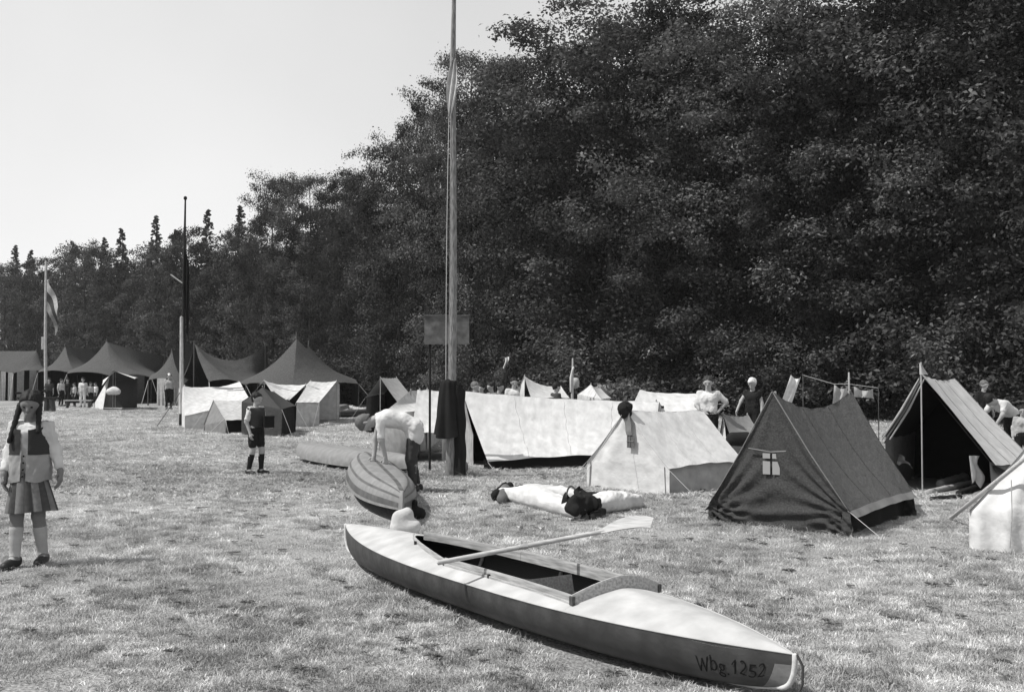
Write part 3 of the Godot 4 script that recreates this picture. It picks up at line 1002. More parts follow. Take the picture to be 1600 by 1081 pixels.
# ---------------------------------------------------------------- people (built 1.75 m tall facing +z, then scaled)
func fingers(b: MB, wrist: Vector3, palm: Vector3, across: Vector3, inward: Vector3, curl: float) -> void:
	var d := (palm - wrist).normalized()
	var kn := palm + d * 0.035
	var len := [0.068, 0.078, 0.072, 0.055]
	for i in 4:
		var s := kn + across * (0.026 - i * 0.0175) - d * (0.006 * absf(i - 1.2))
		var d2 := (d + inward * curl * 0.6).normalized()
		var d3 := (d + inward * curl * 1.7).normalized()
		var l: float = len[i]
		b.tube([s - d * 0.025, s, s + d2 * l * 0.5, s + d2 * l * 0.5 + d3 * l * 0.5], [0.0095, 0.0095, 0.0085, 0.0065], 6)
	var t := wrist + d * 0.03 + across * 0.03
	var td := (d * 0.75 + across * 0.6 + inward * 0.35).normalized()
	b.tube([t - across * 0.015, t + td * 0.035, t + td * 0.035 + (td + d * 0.6 + inward * 0.3).normalized() * 0.032], [0.0125, 0.0105, 0.008], 6)

# folds in worn cloth
func crease(b: MB, deep: float) -> void:
	for i in b.v.size():
		var p := b.v[i]
		var w := absf(wob.get_noise_3d(p.x * 700.0, p.y * 520.0 + p.x * 200.0, p.z * 700.0))
		b.v[i] = p + (p - Vector3(0, p.y - 0.02, 0)).normalized() * deep * (w * 2.6 - 0.35) + Vector3(0, deep * 0.6 * wob.get_noise_3d(p.x * 900.0, p.y * 900.0, p.z * 900.0), 0)

func person(label: String, at: Vector3, yaw: float, height: float, q := {}) -> Node3D:
	var o := thing("person", label, "person", at, yaw, q.get("group", ""))
	var cell: float = q.get("cell", 0.02)
	var wide: float = q.get("wide", 1.0)
	var J := {"head": Vector3(0, 1.63, 0.02), "neck": Vector3(0, 1.47, -0.01), "chest": Vector3(0, 1.30, 0.0), "waist": Vector3(0, 1.08, 0.01), "pelvis": Vector3(0, 0.95, 0),
		"ls": Vector3(0.175, 1.41, -0.01), "rs": Vector3(-0.175, 1.41, -0.01), "le": Vector3(0.235, 1.14, -0.03), "re": Vector3(-0.235, 1.14, -0.03),
		"lw": Vector3(0.25, 0.90, 0.05), "rw": Vector3(-0.25, 0.90, 0.05), "lh": Vector3(0.25, 0.82, 0.07), "rh": Vector3(-0.25, 0.82, 0.07),
		"lhip": Vector3(0.095, 0.90, 0), "rhip": Vector3(-0.095, 0.90, 0), "lk": Vector3(0.105, 0.49, 0.03), "rk": Vector3(-0.105, 0.49, 0.03),
		"la": Vector3(0.105, 0.085, -0.02), "ra": Vector3(-0.105, 0.085, -0.02), "lt": Vector3(0.13, 0.035, 0.13), "rt": Vector3(-0.13, 0.035, 0.13), "look": Vector3(0, 0, 1)}
	var over: Dictionary = q.get("pose", {})
	for k in over: J[k] = over[k]
	var up: Vector3 = (J.head - J.neck).normalized()
	var look: Vector3 = (J.look - up * J.look.dot(up)).normalized()
	var across := look.cross(up).normalized()
	var S := Vector3(wide, 0, 0)
	var grow := func(r: float) -> Array:
		return [[J.pelvis + S * 0.075, J.waist + S * 0.062, 0.098 + r, 0.088 + r], [J.pelvis - S * 0.075, J.waist - S * 0.062, 0.098 + r, 0.088 + r],
			[J.waist + S * 0.062, J.chest + S * 0.075, 0.088 + r, 0.100 + r], [J.waist - S * 0.062, J.chest - S * 0.075, 0.088 + r, 0.100 + r],
			[J.chest + S * 0.07, J.ls * 0.9 + J.neck * 0.1, 0.098 + r, 0.050 + r], [J.chest - S * 0.07, J.rs * 0.9 + J.neck * 0.1, 0.098 + r, 0.050 + r],
			[J.chest, J.neck - up * 0.06, 0.095 + r, 0.06 + r]]
	var arm := func(s: String, r: float, to: float) -> Array:
		var a: Vector3 = J[s + "s"]; var e: Vector3 = J[s + "e"]; var w: Vector3 = J[s + "w"]
		if to <= 1.0:
			return [[a, a.lerp(e, to), 0.052 + r, 0.046 + r]]
		return [[a, e, 0.052 + r, 0.041 + r], [e, e.lerp(w, to - 1.0), 0.041 + r, 0.031 + r]]
	var leg := func(s: String, r: float, to: float) -> Array:
		var a: Vector3 = J[s + "hip"]; var k: Vector3 = J[s + "k"]; var n: Vector3 = J[s + "a"]
		if to <= 1.0:
			return [[a, a.lerp(k, to), 0.088 + r, lerpf(0.088, 0.06, to) + r]]
		return [[a, k, 0.088 + r, 0.058 + r], [k, k.lerp(n, to - 1.0), 0.057 + r, 0.040 + r]]
	# the body: one surface, with head and hands of their own finer grids
	var b := MB.new()
	var bones: Array = grow.call(0.0)
	for s in ["l", "r"]:
		bones.append_array(arm.call(s, 0.0, 2.0)); bones.append_array(leg.call(s, 0.0, 2.0))
		bones.append([J[s + "k"].lerp(J[s + "a"], 0.25) - Vector3(0, 0, 0.012), J[s + "k"].lerp(J[s + "a"], 0.5) - Vector3(0, 0, 0.008), 0.052, 0.046])
		bones.append([J[s + "a"], J[s + "t"], 0.042, 0.032])
	bones.append([J.neck - up * 0.05, J.head - up * 0.05, 0.056, 0.052])
	b.field(bones, 0.045, cell)
	var hd: Vector3 = J.head
	var hs := 1.09
	up *= hs; look *= hs; across *= hs
	var hb := [[hd + up * 0.035 - look * 0.02, hd + up * 0.02 + look * 0.015, 0.088, 0.084], [hd - up * 0.03 + look * 0.02, hd - up * 0.085 + look * 0.05, 0.068, 0.036],
		[hd + up * 0.01 + look * 0.088, hd - up * 0.028 + look * 0.105, 0.010, 0.016], [hd + across * 0.033 + up * 0.022 + look * 0.075, hd - across * 0.033 + up * 0.022 + look * 0.075, 0.020, 0.020],
		[hd - up * 0.068 + look * 0.078 + across * 0.012, hd - up * 0.068 + look * 0.078 - across * 0.012, 0.010, 0.010], [hd - up * 0.06, J.neck, 0.05, 0.055]]
	for s in [-1.0, 1.0]:
		hb.append([hd + across * 0.086 * s + up * 0.02 - look * 0.012, hd + across * 0.084 * s - up * 0.02 - look * 0.002, 0.016, 0.011])
	for o2 in hb: o2[2] *= hs; o2[3] *= hs
	b.field(hb, 0.022, minf(cell * 0.5, 0.010))
	for s in ["l", "r"]:
		var w: Vector3 = J[s + "w"]; var h: Vector3 = J[s + "h"]
		var d := (h - w).normalized()
		var ac: Vector3 = q.get("across_" + s, Vector3(0, 0, 1))
		ac = (ac - d * ac.dot(d)).normalized()
		var inn := ac.cross(d) * (1.0 if s == "l" else -1.0)
		if inn.dot(Vector3(-1 if s == "l" else 1, 0, 0)) < 0.0: inn = -inn
		b.field([[w, h + ac * 0.016, 0.027, 0.021], [w, h - ac * 0.02, 0.027, 0.019], [h + ac * 0.02, h - ac * 0.024, 0.02, 0.018]], 0.02, minf(cell * 0.45, 0.009))
		fingers(b, w, h, ac, inn, q.get("curl", 0.5))
	obj("body", b, q.get("skin", M.skin), o)
	# clothes
	var top: Material = q.get("top")
	if top:
		var cl := MB.new()
		var sb: Array = grow.call(q.get("loose", 0.014))
		if q.has("tail"): sb.append_array([[J.pelvis + S * 0.07, J.pelvis + S * 0.075 + q.tail, 0.125, 0.128], [J.pelvis - S * 0.07, J.pelvis - S * 0.075 + q.tail, 0.125, 0.128]])
		for s in ["l", "r"]: sb.append_array(arm.call(s, 0.014, q.get("sleeve", 0.7)))
		cl.field(sb, 0.05, cell, [Plane((up + look * -0.2).normalized() * -1.0, -(J.neck + up * 0.0).dot((up + look * -0.2).normalized()))])
		crease(cl, 0.013)
		obj(q.get("top_name", "shirt"), cl, top, o)
	if q.has("vest"):
		var cl := MB.new()
		cl.field(grow.call(0.040).slice(2), 0.05, cell, [Plane(-up, -(J.neck - up * 0.02).dot(up))])
		obj("vest", cl, q.vest, o)
	if q.has("bottom"):
		var cl := MB.new()
		var lb := [[J.waist + S * 0.055, J.pelvis + S * 0.07, 0.104, 0.108], [J.waist - S * 0.055, J.pelvis - S * 0.07, 0.104, 0.108], [J.pelvis + S * 0.07, J.pelvis.lerp(J.waist, 0.5) + S * 0.06, 0.108, 0.104], [J.pelvis - S * 0.07, J.pelvis.lerp(J.waist, 0.5) - S * 0.06, 0.108, 0.104]]
		for s in ["l", "r"]: lb.append_array(leg.call(s, 0.020 if q.get("cut", 1.9) < 1.2 else 0.016, q.get("cut", 1.9)))
		cl.field(lb, 0.04, cell)
		crease(cl, 0.011)
		obj(q.get("bottom_name", "trousers"), cl, q.bottom, o)
	if q.has("socks"):
		for s in ["l", "r"]:
			var cl := MB.new()
			cl.field([[J[s + "k"].lerp(J[s + "a"], q.get("sock_top", 0.25)), J[s + "a"], 0.063, 0.048], [J[s + "k"].lerp(J[s + "a"], maxf(0.32, q.get("sock_top", 0.25))) - Vector3(0, 0, 0.012), J[s + "k"].lerp(J[s + "a"], 0.52) - Vector3(0, 0, 0.008), 0.062, 0.054], [J[s + "a"], J[s + "a"].lerp(J[s + "t"], 0.4), 0.045, 0.04]], 0.02, minf(cell, 0.016))
			obj("sock", cl, q.socks, o)
	for s in ["l", "r"]:
		var sh := MB.new()
		var a: Vector3 = J[s + "a"]; var t: Vector3 = J[s + "t"]
		var fd := (t - a); fd.y = 0.0; fd = fd.normalized()
		sh.field([[a - fd * 0.035 - Vector3(0, 0.02, 0), t, 0.052, 0.044], [a - fd * 0.04 - Vector3(0, 0.05, 0), t + fd * 0.02 - Vector3(0, 0.012, 0), 0.036, 0.034]], 0.03, minf(cell, 0.014), [Plane(Vector3.UP, minf(a.y, t.y) - 0.082 if a.y > 0.2 else 0.004)])
		obj("shoe", sh, q.get("shoe", M.shoe), o)
	# hair: a cap over the back and top of the head, open at the face
	var hr := MB.new()
	var cut := (up * 0.75 - look * 0.66).normalized()
	hr.field([[hd + up * 0.042 - look * 0.028, hd + up * 0.03 + look * 0.012, 0.108, 0.102], [hd - up * 0.02 - look * 0.045, hd - up * 0.05 - look * 0.045, 0.085, 0.068]], 0.03, minf(cell * 0.6, 0.012), [Plane(cut, cut.dot(hd + look * 0.012))])
	for i in hr.v.size():
		var hp := hr.v[i]
		hr.v[i] += (hp - hd).normalized() * (0.012 * wob.get_noise_3d(hp.x * 1400.0, hp.y * 500.0, hp.z * 1400.0) - 0.010 * exp(-pow((hp - hd).dot(across) / 0.016, 2.0)))
	obj("hair", hr, q.get("hair", M.hair), o)
	if q.get("face", false):
		for s in [-1.0, 1.0]:
			var e := MB.new()
			e.field([[hd + across * 0.032 * s + up * 0.004 + look * 0.090, hd + across * 0.030 * s + up * 0.004 + look * 0.091, 0.012, 0.012]], 0.005, 0.004)
			obj("eye", e, M.ink, o)
		var mo := MB.new()
		mo.tube([hd - up * 0.062 + look * 0.083 + across * 0.02, hd - up * 0.064 + look * 0.09, hd - up * 0.062 + look * 0.083 - across * 0.02], [0.004, 0.0055, 0.004], 6)
		obj("mouth", mo, M.skin_tan, o)
	if q.has("cap"):
		var cp := MB.new()
		cp.field([[hd + up * 0.07, hd + up * 0.075, 0.088, 0.085], [hd + up * 0.055, hd + up * 0.055 + look * 0.09, 0.085, 0.06]], 0.02, minf(cell * 0.6, 0.012), [Plane(up, up.dot(hd + up * 0.045))])
		obj("cap", cp, q.cap, o)
	o.scale = Vector3.ONE * (height / 1.75)
	return o

func make_girl() -> void:
	var at := G(44, 884)
	var p := {"la": Vector3(0.10, 0.085, -0.10), "lt": Vector3(0.115, 0.04, 0.06), "lk": Vector3(0.085, 0.49, 0.0), "ra": Vector3(-0.10, 0.085, 0.09), "rt": Vector3(-0.12, 0.04, 0.26), "rk": Vector3(-0.09, 0.50, 0.08),
		"rs": Vector3(-0.145, 1.37, -0.01), "ls": Vector3(0.145, 1.37, -0.01), "le": Vector3(0.225, 1.13, -0.05), "re": Vector3(-0.20, 1.12, -0.02), "lw": Vector3(0.30, 0.93, 0.02), "rw": Vector3(-0.21, 0.91, 0.10), "lh": Vector3(0.305, 0.85, 0.05), "rh": Vector3(-0.20, 0.83, 0.12), "head": Vector3(0.01, 1.585, 0.035), "neck": Vector3(0, 1.43, 0), "look": Vector3(0.12, -0.12, 1)}
	var g := person("girl with two dark braids, dark bodice over pale sleeves and a striped skirt, walking forward", at, 0.06, 1.52, {"pose": p, "cell": 0.013, "wide": 0.86, "top": M.offwhite, "sleeve": 1.75, "top_name": "blouse", "shoe": M.shoe, "socks": M.pale, "sock_top": 0.30, "face": true, "curl": 0.6, "skin": M.skin_shaded})
	# grey jacket open in front, ending at the hips
	var jk := MB.new()
	jk.grid(56, 16, func(u: float, v: float):
		var a := TAU * (u * 0.96 + 0.02) + PI / 2.0
		var y := lerpf(1.14, 0.84, v)
		var rx := lerpf(0.186, 0.206, v) ; var rz := lerpf(0.156, 0.180, v)
		var w := 1.0 + 0.03 * sin(a * 9.0) * v
		return Vector3(cos(a) * rx * w, y + 0.012 * sin(a * 5.0) * v, sin(a) * rz * w + 0.005))
	crease(jk, 0.010)
	obj("jacket", jk, M.jacket, g)
	var vs := MB.new()
	vs.grid(48, 12, func(u: float, v: float):
		var a := PI / 2.0 + 0.20 + (TAU - 0.40) * u
		var y := lerpf(1.37, 1.10, v) - 0.03 * (1.0 - v) * cos(TAU * u)
		var rx := lerpf(0.168, 0.196, v); var rz := lerpf(0.150, 0.164, v)
		return Vector3(cos(a) * rx, y + 0.02 * absf(cos(a)) * (1.0 - v), sin(a) * rz + 0.004))
	crease(vs, 0.008)
	obj("bodice", vs, M.bodice, g)
	for i in 4:
		var bt := MB.new()
		bt.field([[Vector3(0.0, 1.09 - i * 0.065, 0.168 + i * 0.008), Vector3(0.0, 1.09 - i * 0.065, 0.169 + i * 0.008), 0.011, 0.011]], 0.005, 0.005)
		obj("button", bt, M.ink, g)
	# pleated skirt: light and dark stripes are sewn panels
	for i in 16:
		var sk := MB.new()
		sk.grid(5, 12, func(u: float, v: float):
			var a: float = TAU * (i + u * 1.02) / 16.0
			var y := lerpf(0.92, 0.545, v)
			var r := lerpf(0.145, 0.215, pow(v, 0.85)) + 0.022 * v * sin(u * PI) + 0.012 * v * sin(a * 3.0 + 1.0)
			return Vector3(cos(a) * r * 1.04 + 0.03 * v, y + 0.012 * sin(a * 2.0) * v, sin(a) * r * 0.92 + 0.025))
		obj("skirt_panel", sk, M.skirt_light if i % 2 == 0 else M.skirt_dark, g)
	for s in [-1.0, 1.0]:
		var br := MB.new()
		var pts := []; var rad := []
		for i in 15:
			var t := i / 14.0
			pts.append(Vector3((0.09 + 0.035 * t) * s - (0.03 if s < 0 else 0.0) * t, 1.60 - 0.38 * t * (1.0 if s < 0 else 0.75), 0.02 + 0.12 * t))
			rad.append(0.030 + 0.006 * (i % 2) - 0.012 * t)
		br.tube(pts, rad, 8)
		obj("braid", br, M.hair, g)
		var bw := MB.new()
		for e in [-1.0, 1.0]:
			bw.tube([Vector3(0.075 * s, 1.70, -0.02), Vector3(0.075 * s + 0.055 * e, 1.715 + 0.012 * s, -0.01), Vector3(0.075 * s + 0.075 * e, 1.70, 0.0)], [0.01, 0.026, 0.014], 6, 0.5)
		obj("hair_bow", bw, M.ink, g)

func make_people() -> void:
	make_girl()
	# boy left of the boats, seen from the side, dark box under his arm
	var bp := {"le": Vector3(0.22, 1.15, 0.04), "lw": Vector3(0.16, 1.02, 0.24), "lh": Vector3(0.12, 1.01, 0.31), "re": Vector3(-0.24, 1.14, -0.06), "rw": Vector3(-0.23, 0.91, 0.03), "rh": Vector3(-0.23, 0.83, 0.05), "la": Vector3(0.10, 0.085, 0.06), "lt": Vector3(0.13, 0.035, 0.21), "lk": Vector3(0.10, 0.49, 0.08), "ra": Vector3(-0.09, 0.085, -0.12), "rt": Vector3(-0.11, 0.035, 0.03), "rk": Vector3(-0.09, 0.49, -0.02)}
	person("boy in pale shirt, dark vest and dark shorts standing sideways with a box", G(399, 741), 1.1, 1.36, {"pose": bp, "cell": 0.016, "top": M.offwhite, "sleeve": 0.8, "vest": M.trouser, "bottom": M.blackcloth, "bottom_name": "shorts", "cut": 0.62, "socks": M.blackcloth, "sock_top": 0.15, "curl": 0.9})
	var bx := MB.new()
	var c := Z(419, 660, 17.7)
	bx.box(c, Vector3(0.17, 0.17, 0.11), Basis(Vector3.UP, 0.5))
	bx.box(c + Vector3(0, 0.095, 0), Vector3(0.178, 0.03, 0.118), Basis(Vector3.UP, 0.5))
	tag(obj("box", bx, M.ink), "small dark box held by the boy in shorts", "box")
	# man bent over the upturned boats: facing left (-x), arms straight down
	var mp := {"pelvis": Vector3(0, 0.93, -0.05), "waist": Vector3(0, 1.02, 0.10), "chest": Vector3(0, 1.06, 0.32), "neck": Vector3(0, 1.05, 0.50), "head": Vector3(0, 1.00, 0.64), "look": Vector3(0, -1, 0.15),
		"ls": Vector3(0.17, 1.02, 0.44), "rs": Vector3(-0.17, 1.02, 0.44), "le": Vector3(0.20, 0.76, 0.42), "re": Vector3(-0.2, 0.76, 0.50), "lw": Vector3(0.17, 0.52, 0.36), "rw": Vector3(-0.16, 0.52, 0.52), "lh": Vector3(0.16, 0.44, 0.36), "rh": Vector3(-0.15, 0.44, 0.54),
		"lk": Vector3(0.10, 0.48, 0.0), "la": Vector3(0.1, 0.085, -0.04), "lt": Vector3(0.12, 0.035, 0.11), "rk": Vector3(-0.09, 0.48, -0.02), "ra": Vector3(-0.1, 0.085, -0.10), "rt": Vector3(-0.12, 0.035, 0.05), "rhip": Vector3(-0.095, 0.88, -0.05), "lhip": Vector3(0.095, 0.88, -0.05)}
	person("man in white shirt and dark trousers bent double over the upturned boats", G(641, 769), -1.45, 1.72, {"pose": mp, "cell": 0.018, "top": M.white, "sleeve": 0.8, "loose": 0.024, "tail": Vector3(0, -0.13, -0.01), "bottom": M.trouser, "hair": M.hair_fair, "curl": 0.8})
	# man in a white shirt with a hand on his hip beyond the small white tent
	var wp := {"le": Vector3(0.36, 1.22, -0.08), "lw": Vector3(0.20, 1.03, 0.04), "lh": Vector3(0.14, 1.0, 0.07), "re": Vector3(-0.24, 1.16, 0.04), "rw": Vector3(-0.12, 1.02, 0.22), "rh": Vector3(-0.05, 1.02, 0.26)}
	var wz := 20.5
	var wat := Z(1107, 592, wz); wat.y = 0
	person("dark-haired man in a white shirt, hand on hip, beyond the small white tent", wat, -0.3, 1.64, {"pose": wp, "cell": 0.02, "top": M.white, "sleeve": 0.85, "bottom": M.blackcloth, "wide": 1.08, "face": true, "hair": M.hair_mid})
	var cz := 24.0
	var cat := Z(1176, 592, cz); cat.y = 0
	var cpz := {"re": Vector3(-0.26, 1.2, 0.1), "rw": Vector3(-0.30, 1.0, 0.24), "rh": Vector3(-0.31, 0.93, 0.27)}
	person("figure in dark clothes and white cap, between the white-shirted man and the dark tent", cat, -0.6, 1.60, {"pose": cpz, "cell": 0.024, "top": M.blackcloth, "sleeve": 0.3, "bottom": M.blackcloth, "cap": M.white, "hair": M.white, "skin": M.skin})
	# far man by the light post
	person("man in light cap and dark trousers standing alone on the far grass", G(263, 640), 0.4, 1.86, {"cell": 0.03, "top": M.pale, "sleeve": 0.8, "bottom": M.blackcloth, "cap": M.white, "wide": 1.2})
	# people at the right edge behind the open tent
	var rz := 20.0
	var rat := Z(1582, 592, rz); rat.y = 0
	var rp := {"pelvis": Vector3(0, 0.95, -0.05), "waist": Vector3(0, 1.06, 0.08), "chest": Vector3(0, 1.18, 0.26), "neck": Vector3(0, 1.26, 0.42), "head": Vector3(0, 1.30, 0.56), "look": Vector3(0, -0.6, 1), "ls": Vector3(0.17, 1.22, 0.36), "rs": Vector3(-0.17, 1.22, 0.36), "le": Vector3(0.22, 1.0, 0.46), "re": Vector3(-0.24, 1.0, 0.50), "lw": Vector3(0.16, 0.82, 0.56), "rw": Vector3(-0.16, 0.80, 0.58), "lh": Vector3(0.12, 0.76, 0.62), "rh": Vector3(-0.12, 0.75, 0.64)}
	person("person in a pale shirt bending forward behind the right slope of the open tent", rat, -1.25, 1.62, {"pose": rp, "cell": 0.022, "top": M.offwhite, "sleeve": 0.6, "bottom": M.blackcloth})
	var sat := Z(1598, 592, 18.6); sat.y = 0
	person("person in a light jacket at the very right edge, before the bending person", sat, -0.4, 1.12, {"cell": 0.022, "top": M.pale, "sleeve": 1.9, "bottom": M.blackcloth, "wide": 1.2})
	var sb := Z(1538, 592, 26.0); sb.y = 0
	person("distant figure with only the light head and shoulder showing above the open tent's right slope", sb, 0.3, 1.55, {"cell": 0.03, "top": M.blackcloth, "sleeve": 0.8, "bottom": M.blackcloth, "hair": M.hair_fair})
	# campers behind the long white tent
	var back := [[803, 27.0, 1.62, "person in a white shirt standing behind the long white tent, arms at the sides", M.white, 0.2], [742, 24.0, 1.52, "fair head just showing above the left end of the long white tent", M.pale, 0.6],
		[752, 24.6, 1.48, "dark head beside the fair one above the left end of the long white tent", M.blackcloth, -0.4], [780, 25.5, 1.50, "small dark figure left of the white-shirted person behind the long tent", M.midcloth, 1.0], [768, 26.5, 1.50, "low grey figure seated behind the long white tent", M.greycloth, -1.0], [869, 26.0, 1.50, "dark head between the pale ridges behind the long white tent", M.darkcloth, 2.0], [822, 27.4, 1.56, "person in grey beside the pale ridged tent behind the long white tent", M.greycloth, -0.5]]
	for w in back:
		var p := Z(w[0], 592, w[1]); p.y = 0
		person(w[3], p, w[5], w[2], {"cell": 0.03, "top": w[4], "sleeve": 0.8, "bottom": M.blackcloth, "hair": M.hair_fair if w[0] == 742 else M.hair})
	# campers round the table at the far marquees
	var far := [[76, 60.0, 1.62, "standing far camper in dark clothes right of the flagpole with the striped flag", M.darkcloth, 0.3], [95, 62.0, 1.60, "far camper in a pale shirt under the marquee edge, left of the white ones", M.offwhite, 1.1],
		[116, 60.5, 1.36, "far camper in grey shirt sitting low by the bench", M.pale, -0.8], [129, 59.5, 1.66, "far camper all in white standing by the bench", M.white, 0.1], [141, 61.0, 1.40, "far camper in a white shirt left of the small white awning", M.offwhite, 0.9], [149, 62.0, 1.38, "far camper in a white shirt bending close to the small white awning", M.white, -0.7], [105, 63.0, 1.62, "dark far camper in the marquee shade behind the bench", M.blackcloth, 0.0]]
	for w in far:
		var p := Z(w[0], 592, w[1]); p.y = 0
		person(w[3], p, w[5], w[2], {"cell": 0.035, "top": w[4], "sleeve": 0.8, "bottom": M.white if w[0] == 129 else M.blackcloth, "wide": 1.15})

# ---------------------------------------------------------------- layout
func lump(called: String, m: Material, bones: Array, k: float, cell: float, label: String, category: String, group := "", wrinkle := 0.012, flat := 1.0) -> MeshInstance3D:
	var b := MB.new()
	b.field(bones, k, cell)
	for i in b.v.size():
		var p := b.v[i]
		p.y *= flat
		if flat < 1.0:
			p += Vector3(0.3, 1.0, 0.3) * wrinkle * (absf(wob.get_noise_3d(p.x * 330.0, p.y * 120.0, p.z * 200.0)) * 2.4 - 0.5)
		p += Vector3.ONE * wrinkle * wob.get_noise_3d(p.x * 220.0, p.y * 220.0, p.z * 220.0)
		p.y = maxf(p.y + wrinkle * 0.7 * wob.get_noise_3d(p.x * 420.0, p.y * 420.0 + 50.0, p.z * 420.0), -0.005)
		b.v[i] = p
	var o := obj(called, b, m)
	tag(o, label, category, group)
	return o

# a stuffed canvas bag lying on the grass: flat below, dented on top, slack pleats low on its sides
func sack(m: Material, a: Vector3, z: Vector3, width: float, height: float, n: int, label: String) -> void:
	var d := (z - a); var side := Vector3(-d.z, 0, d.x).normalized()
	var b := MB.new()
	b.grid(60, 40, func(u: float, v: float):
		var t := TAU * v
		var w := pow(sin(PI * clampf(0.02 + u * 0.96, 0.0, 1.0)), 0.42) * (1.0 - 0.22 * u)
		var c := signf(cos(t)) * pow(absf(cos(t)), 0.75)
		var y := signf(sin(t)) * pow(absf(sin(t)), 0.8) * 0.5 + 0.5
		var low := clampf(1.0 - y * 1.5, 0.0, 1.0)
		var pleat := sin(u * (44.0 + n * 7.0) + n + 3.0 * wob.get_noise_2d(u * 300.0, n * 50.0)) * low * 0.05
		var dent := 0.22 * wob.get_noise_3d(u * 240.0 + n * 90.0, cos(t) * 35.0, n * 31.0 + sin(t) * 35.0) + 0.09 * wob.get_noise_3d(u * 900.0, cos(t) * 120.0, n * 17.0 + sin(t) * 120.0)
		var p := a + d * u + side * c * width * 0.5 * w * (1.0 + pleat + dent * 0.5) + Vector3(0, y * height * (0.25 + 0.75 * w) * (1.0 + dent), 0)
		return p + d.normalized() * 0.02 * sin(t * 4.0 + n))
	tag(obj("boat_bag", b, m), label, "bag")

func highlight_strip(st: Node3D, a: Vector3, z: Vector3) -> void:
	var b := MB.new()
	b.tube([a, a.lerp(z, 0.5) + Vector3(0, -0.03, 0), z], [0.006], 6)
	obj("edge_highlight", b, M.greycloth, st)  # pale strip added as the bright highlight along the gable edge

func stick(a: Vector3, z: Vector3, r: float) -> Array:
	return [a, z, r, r]

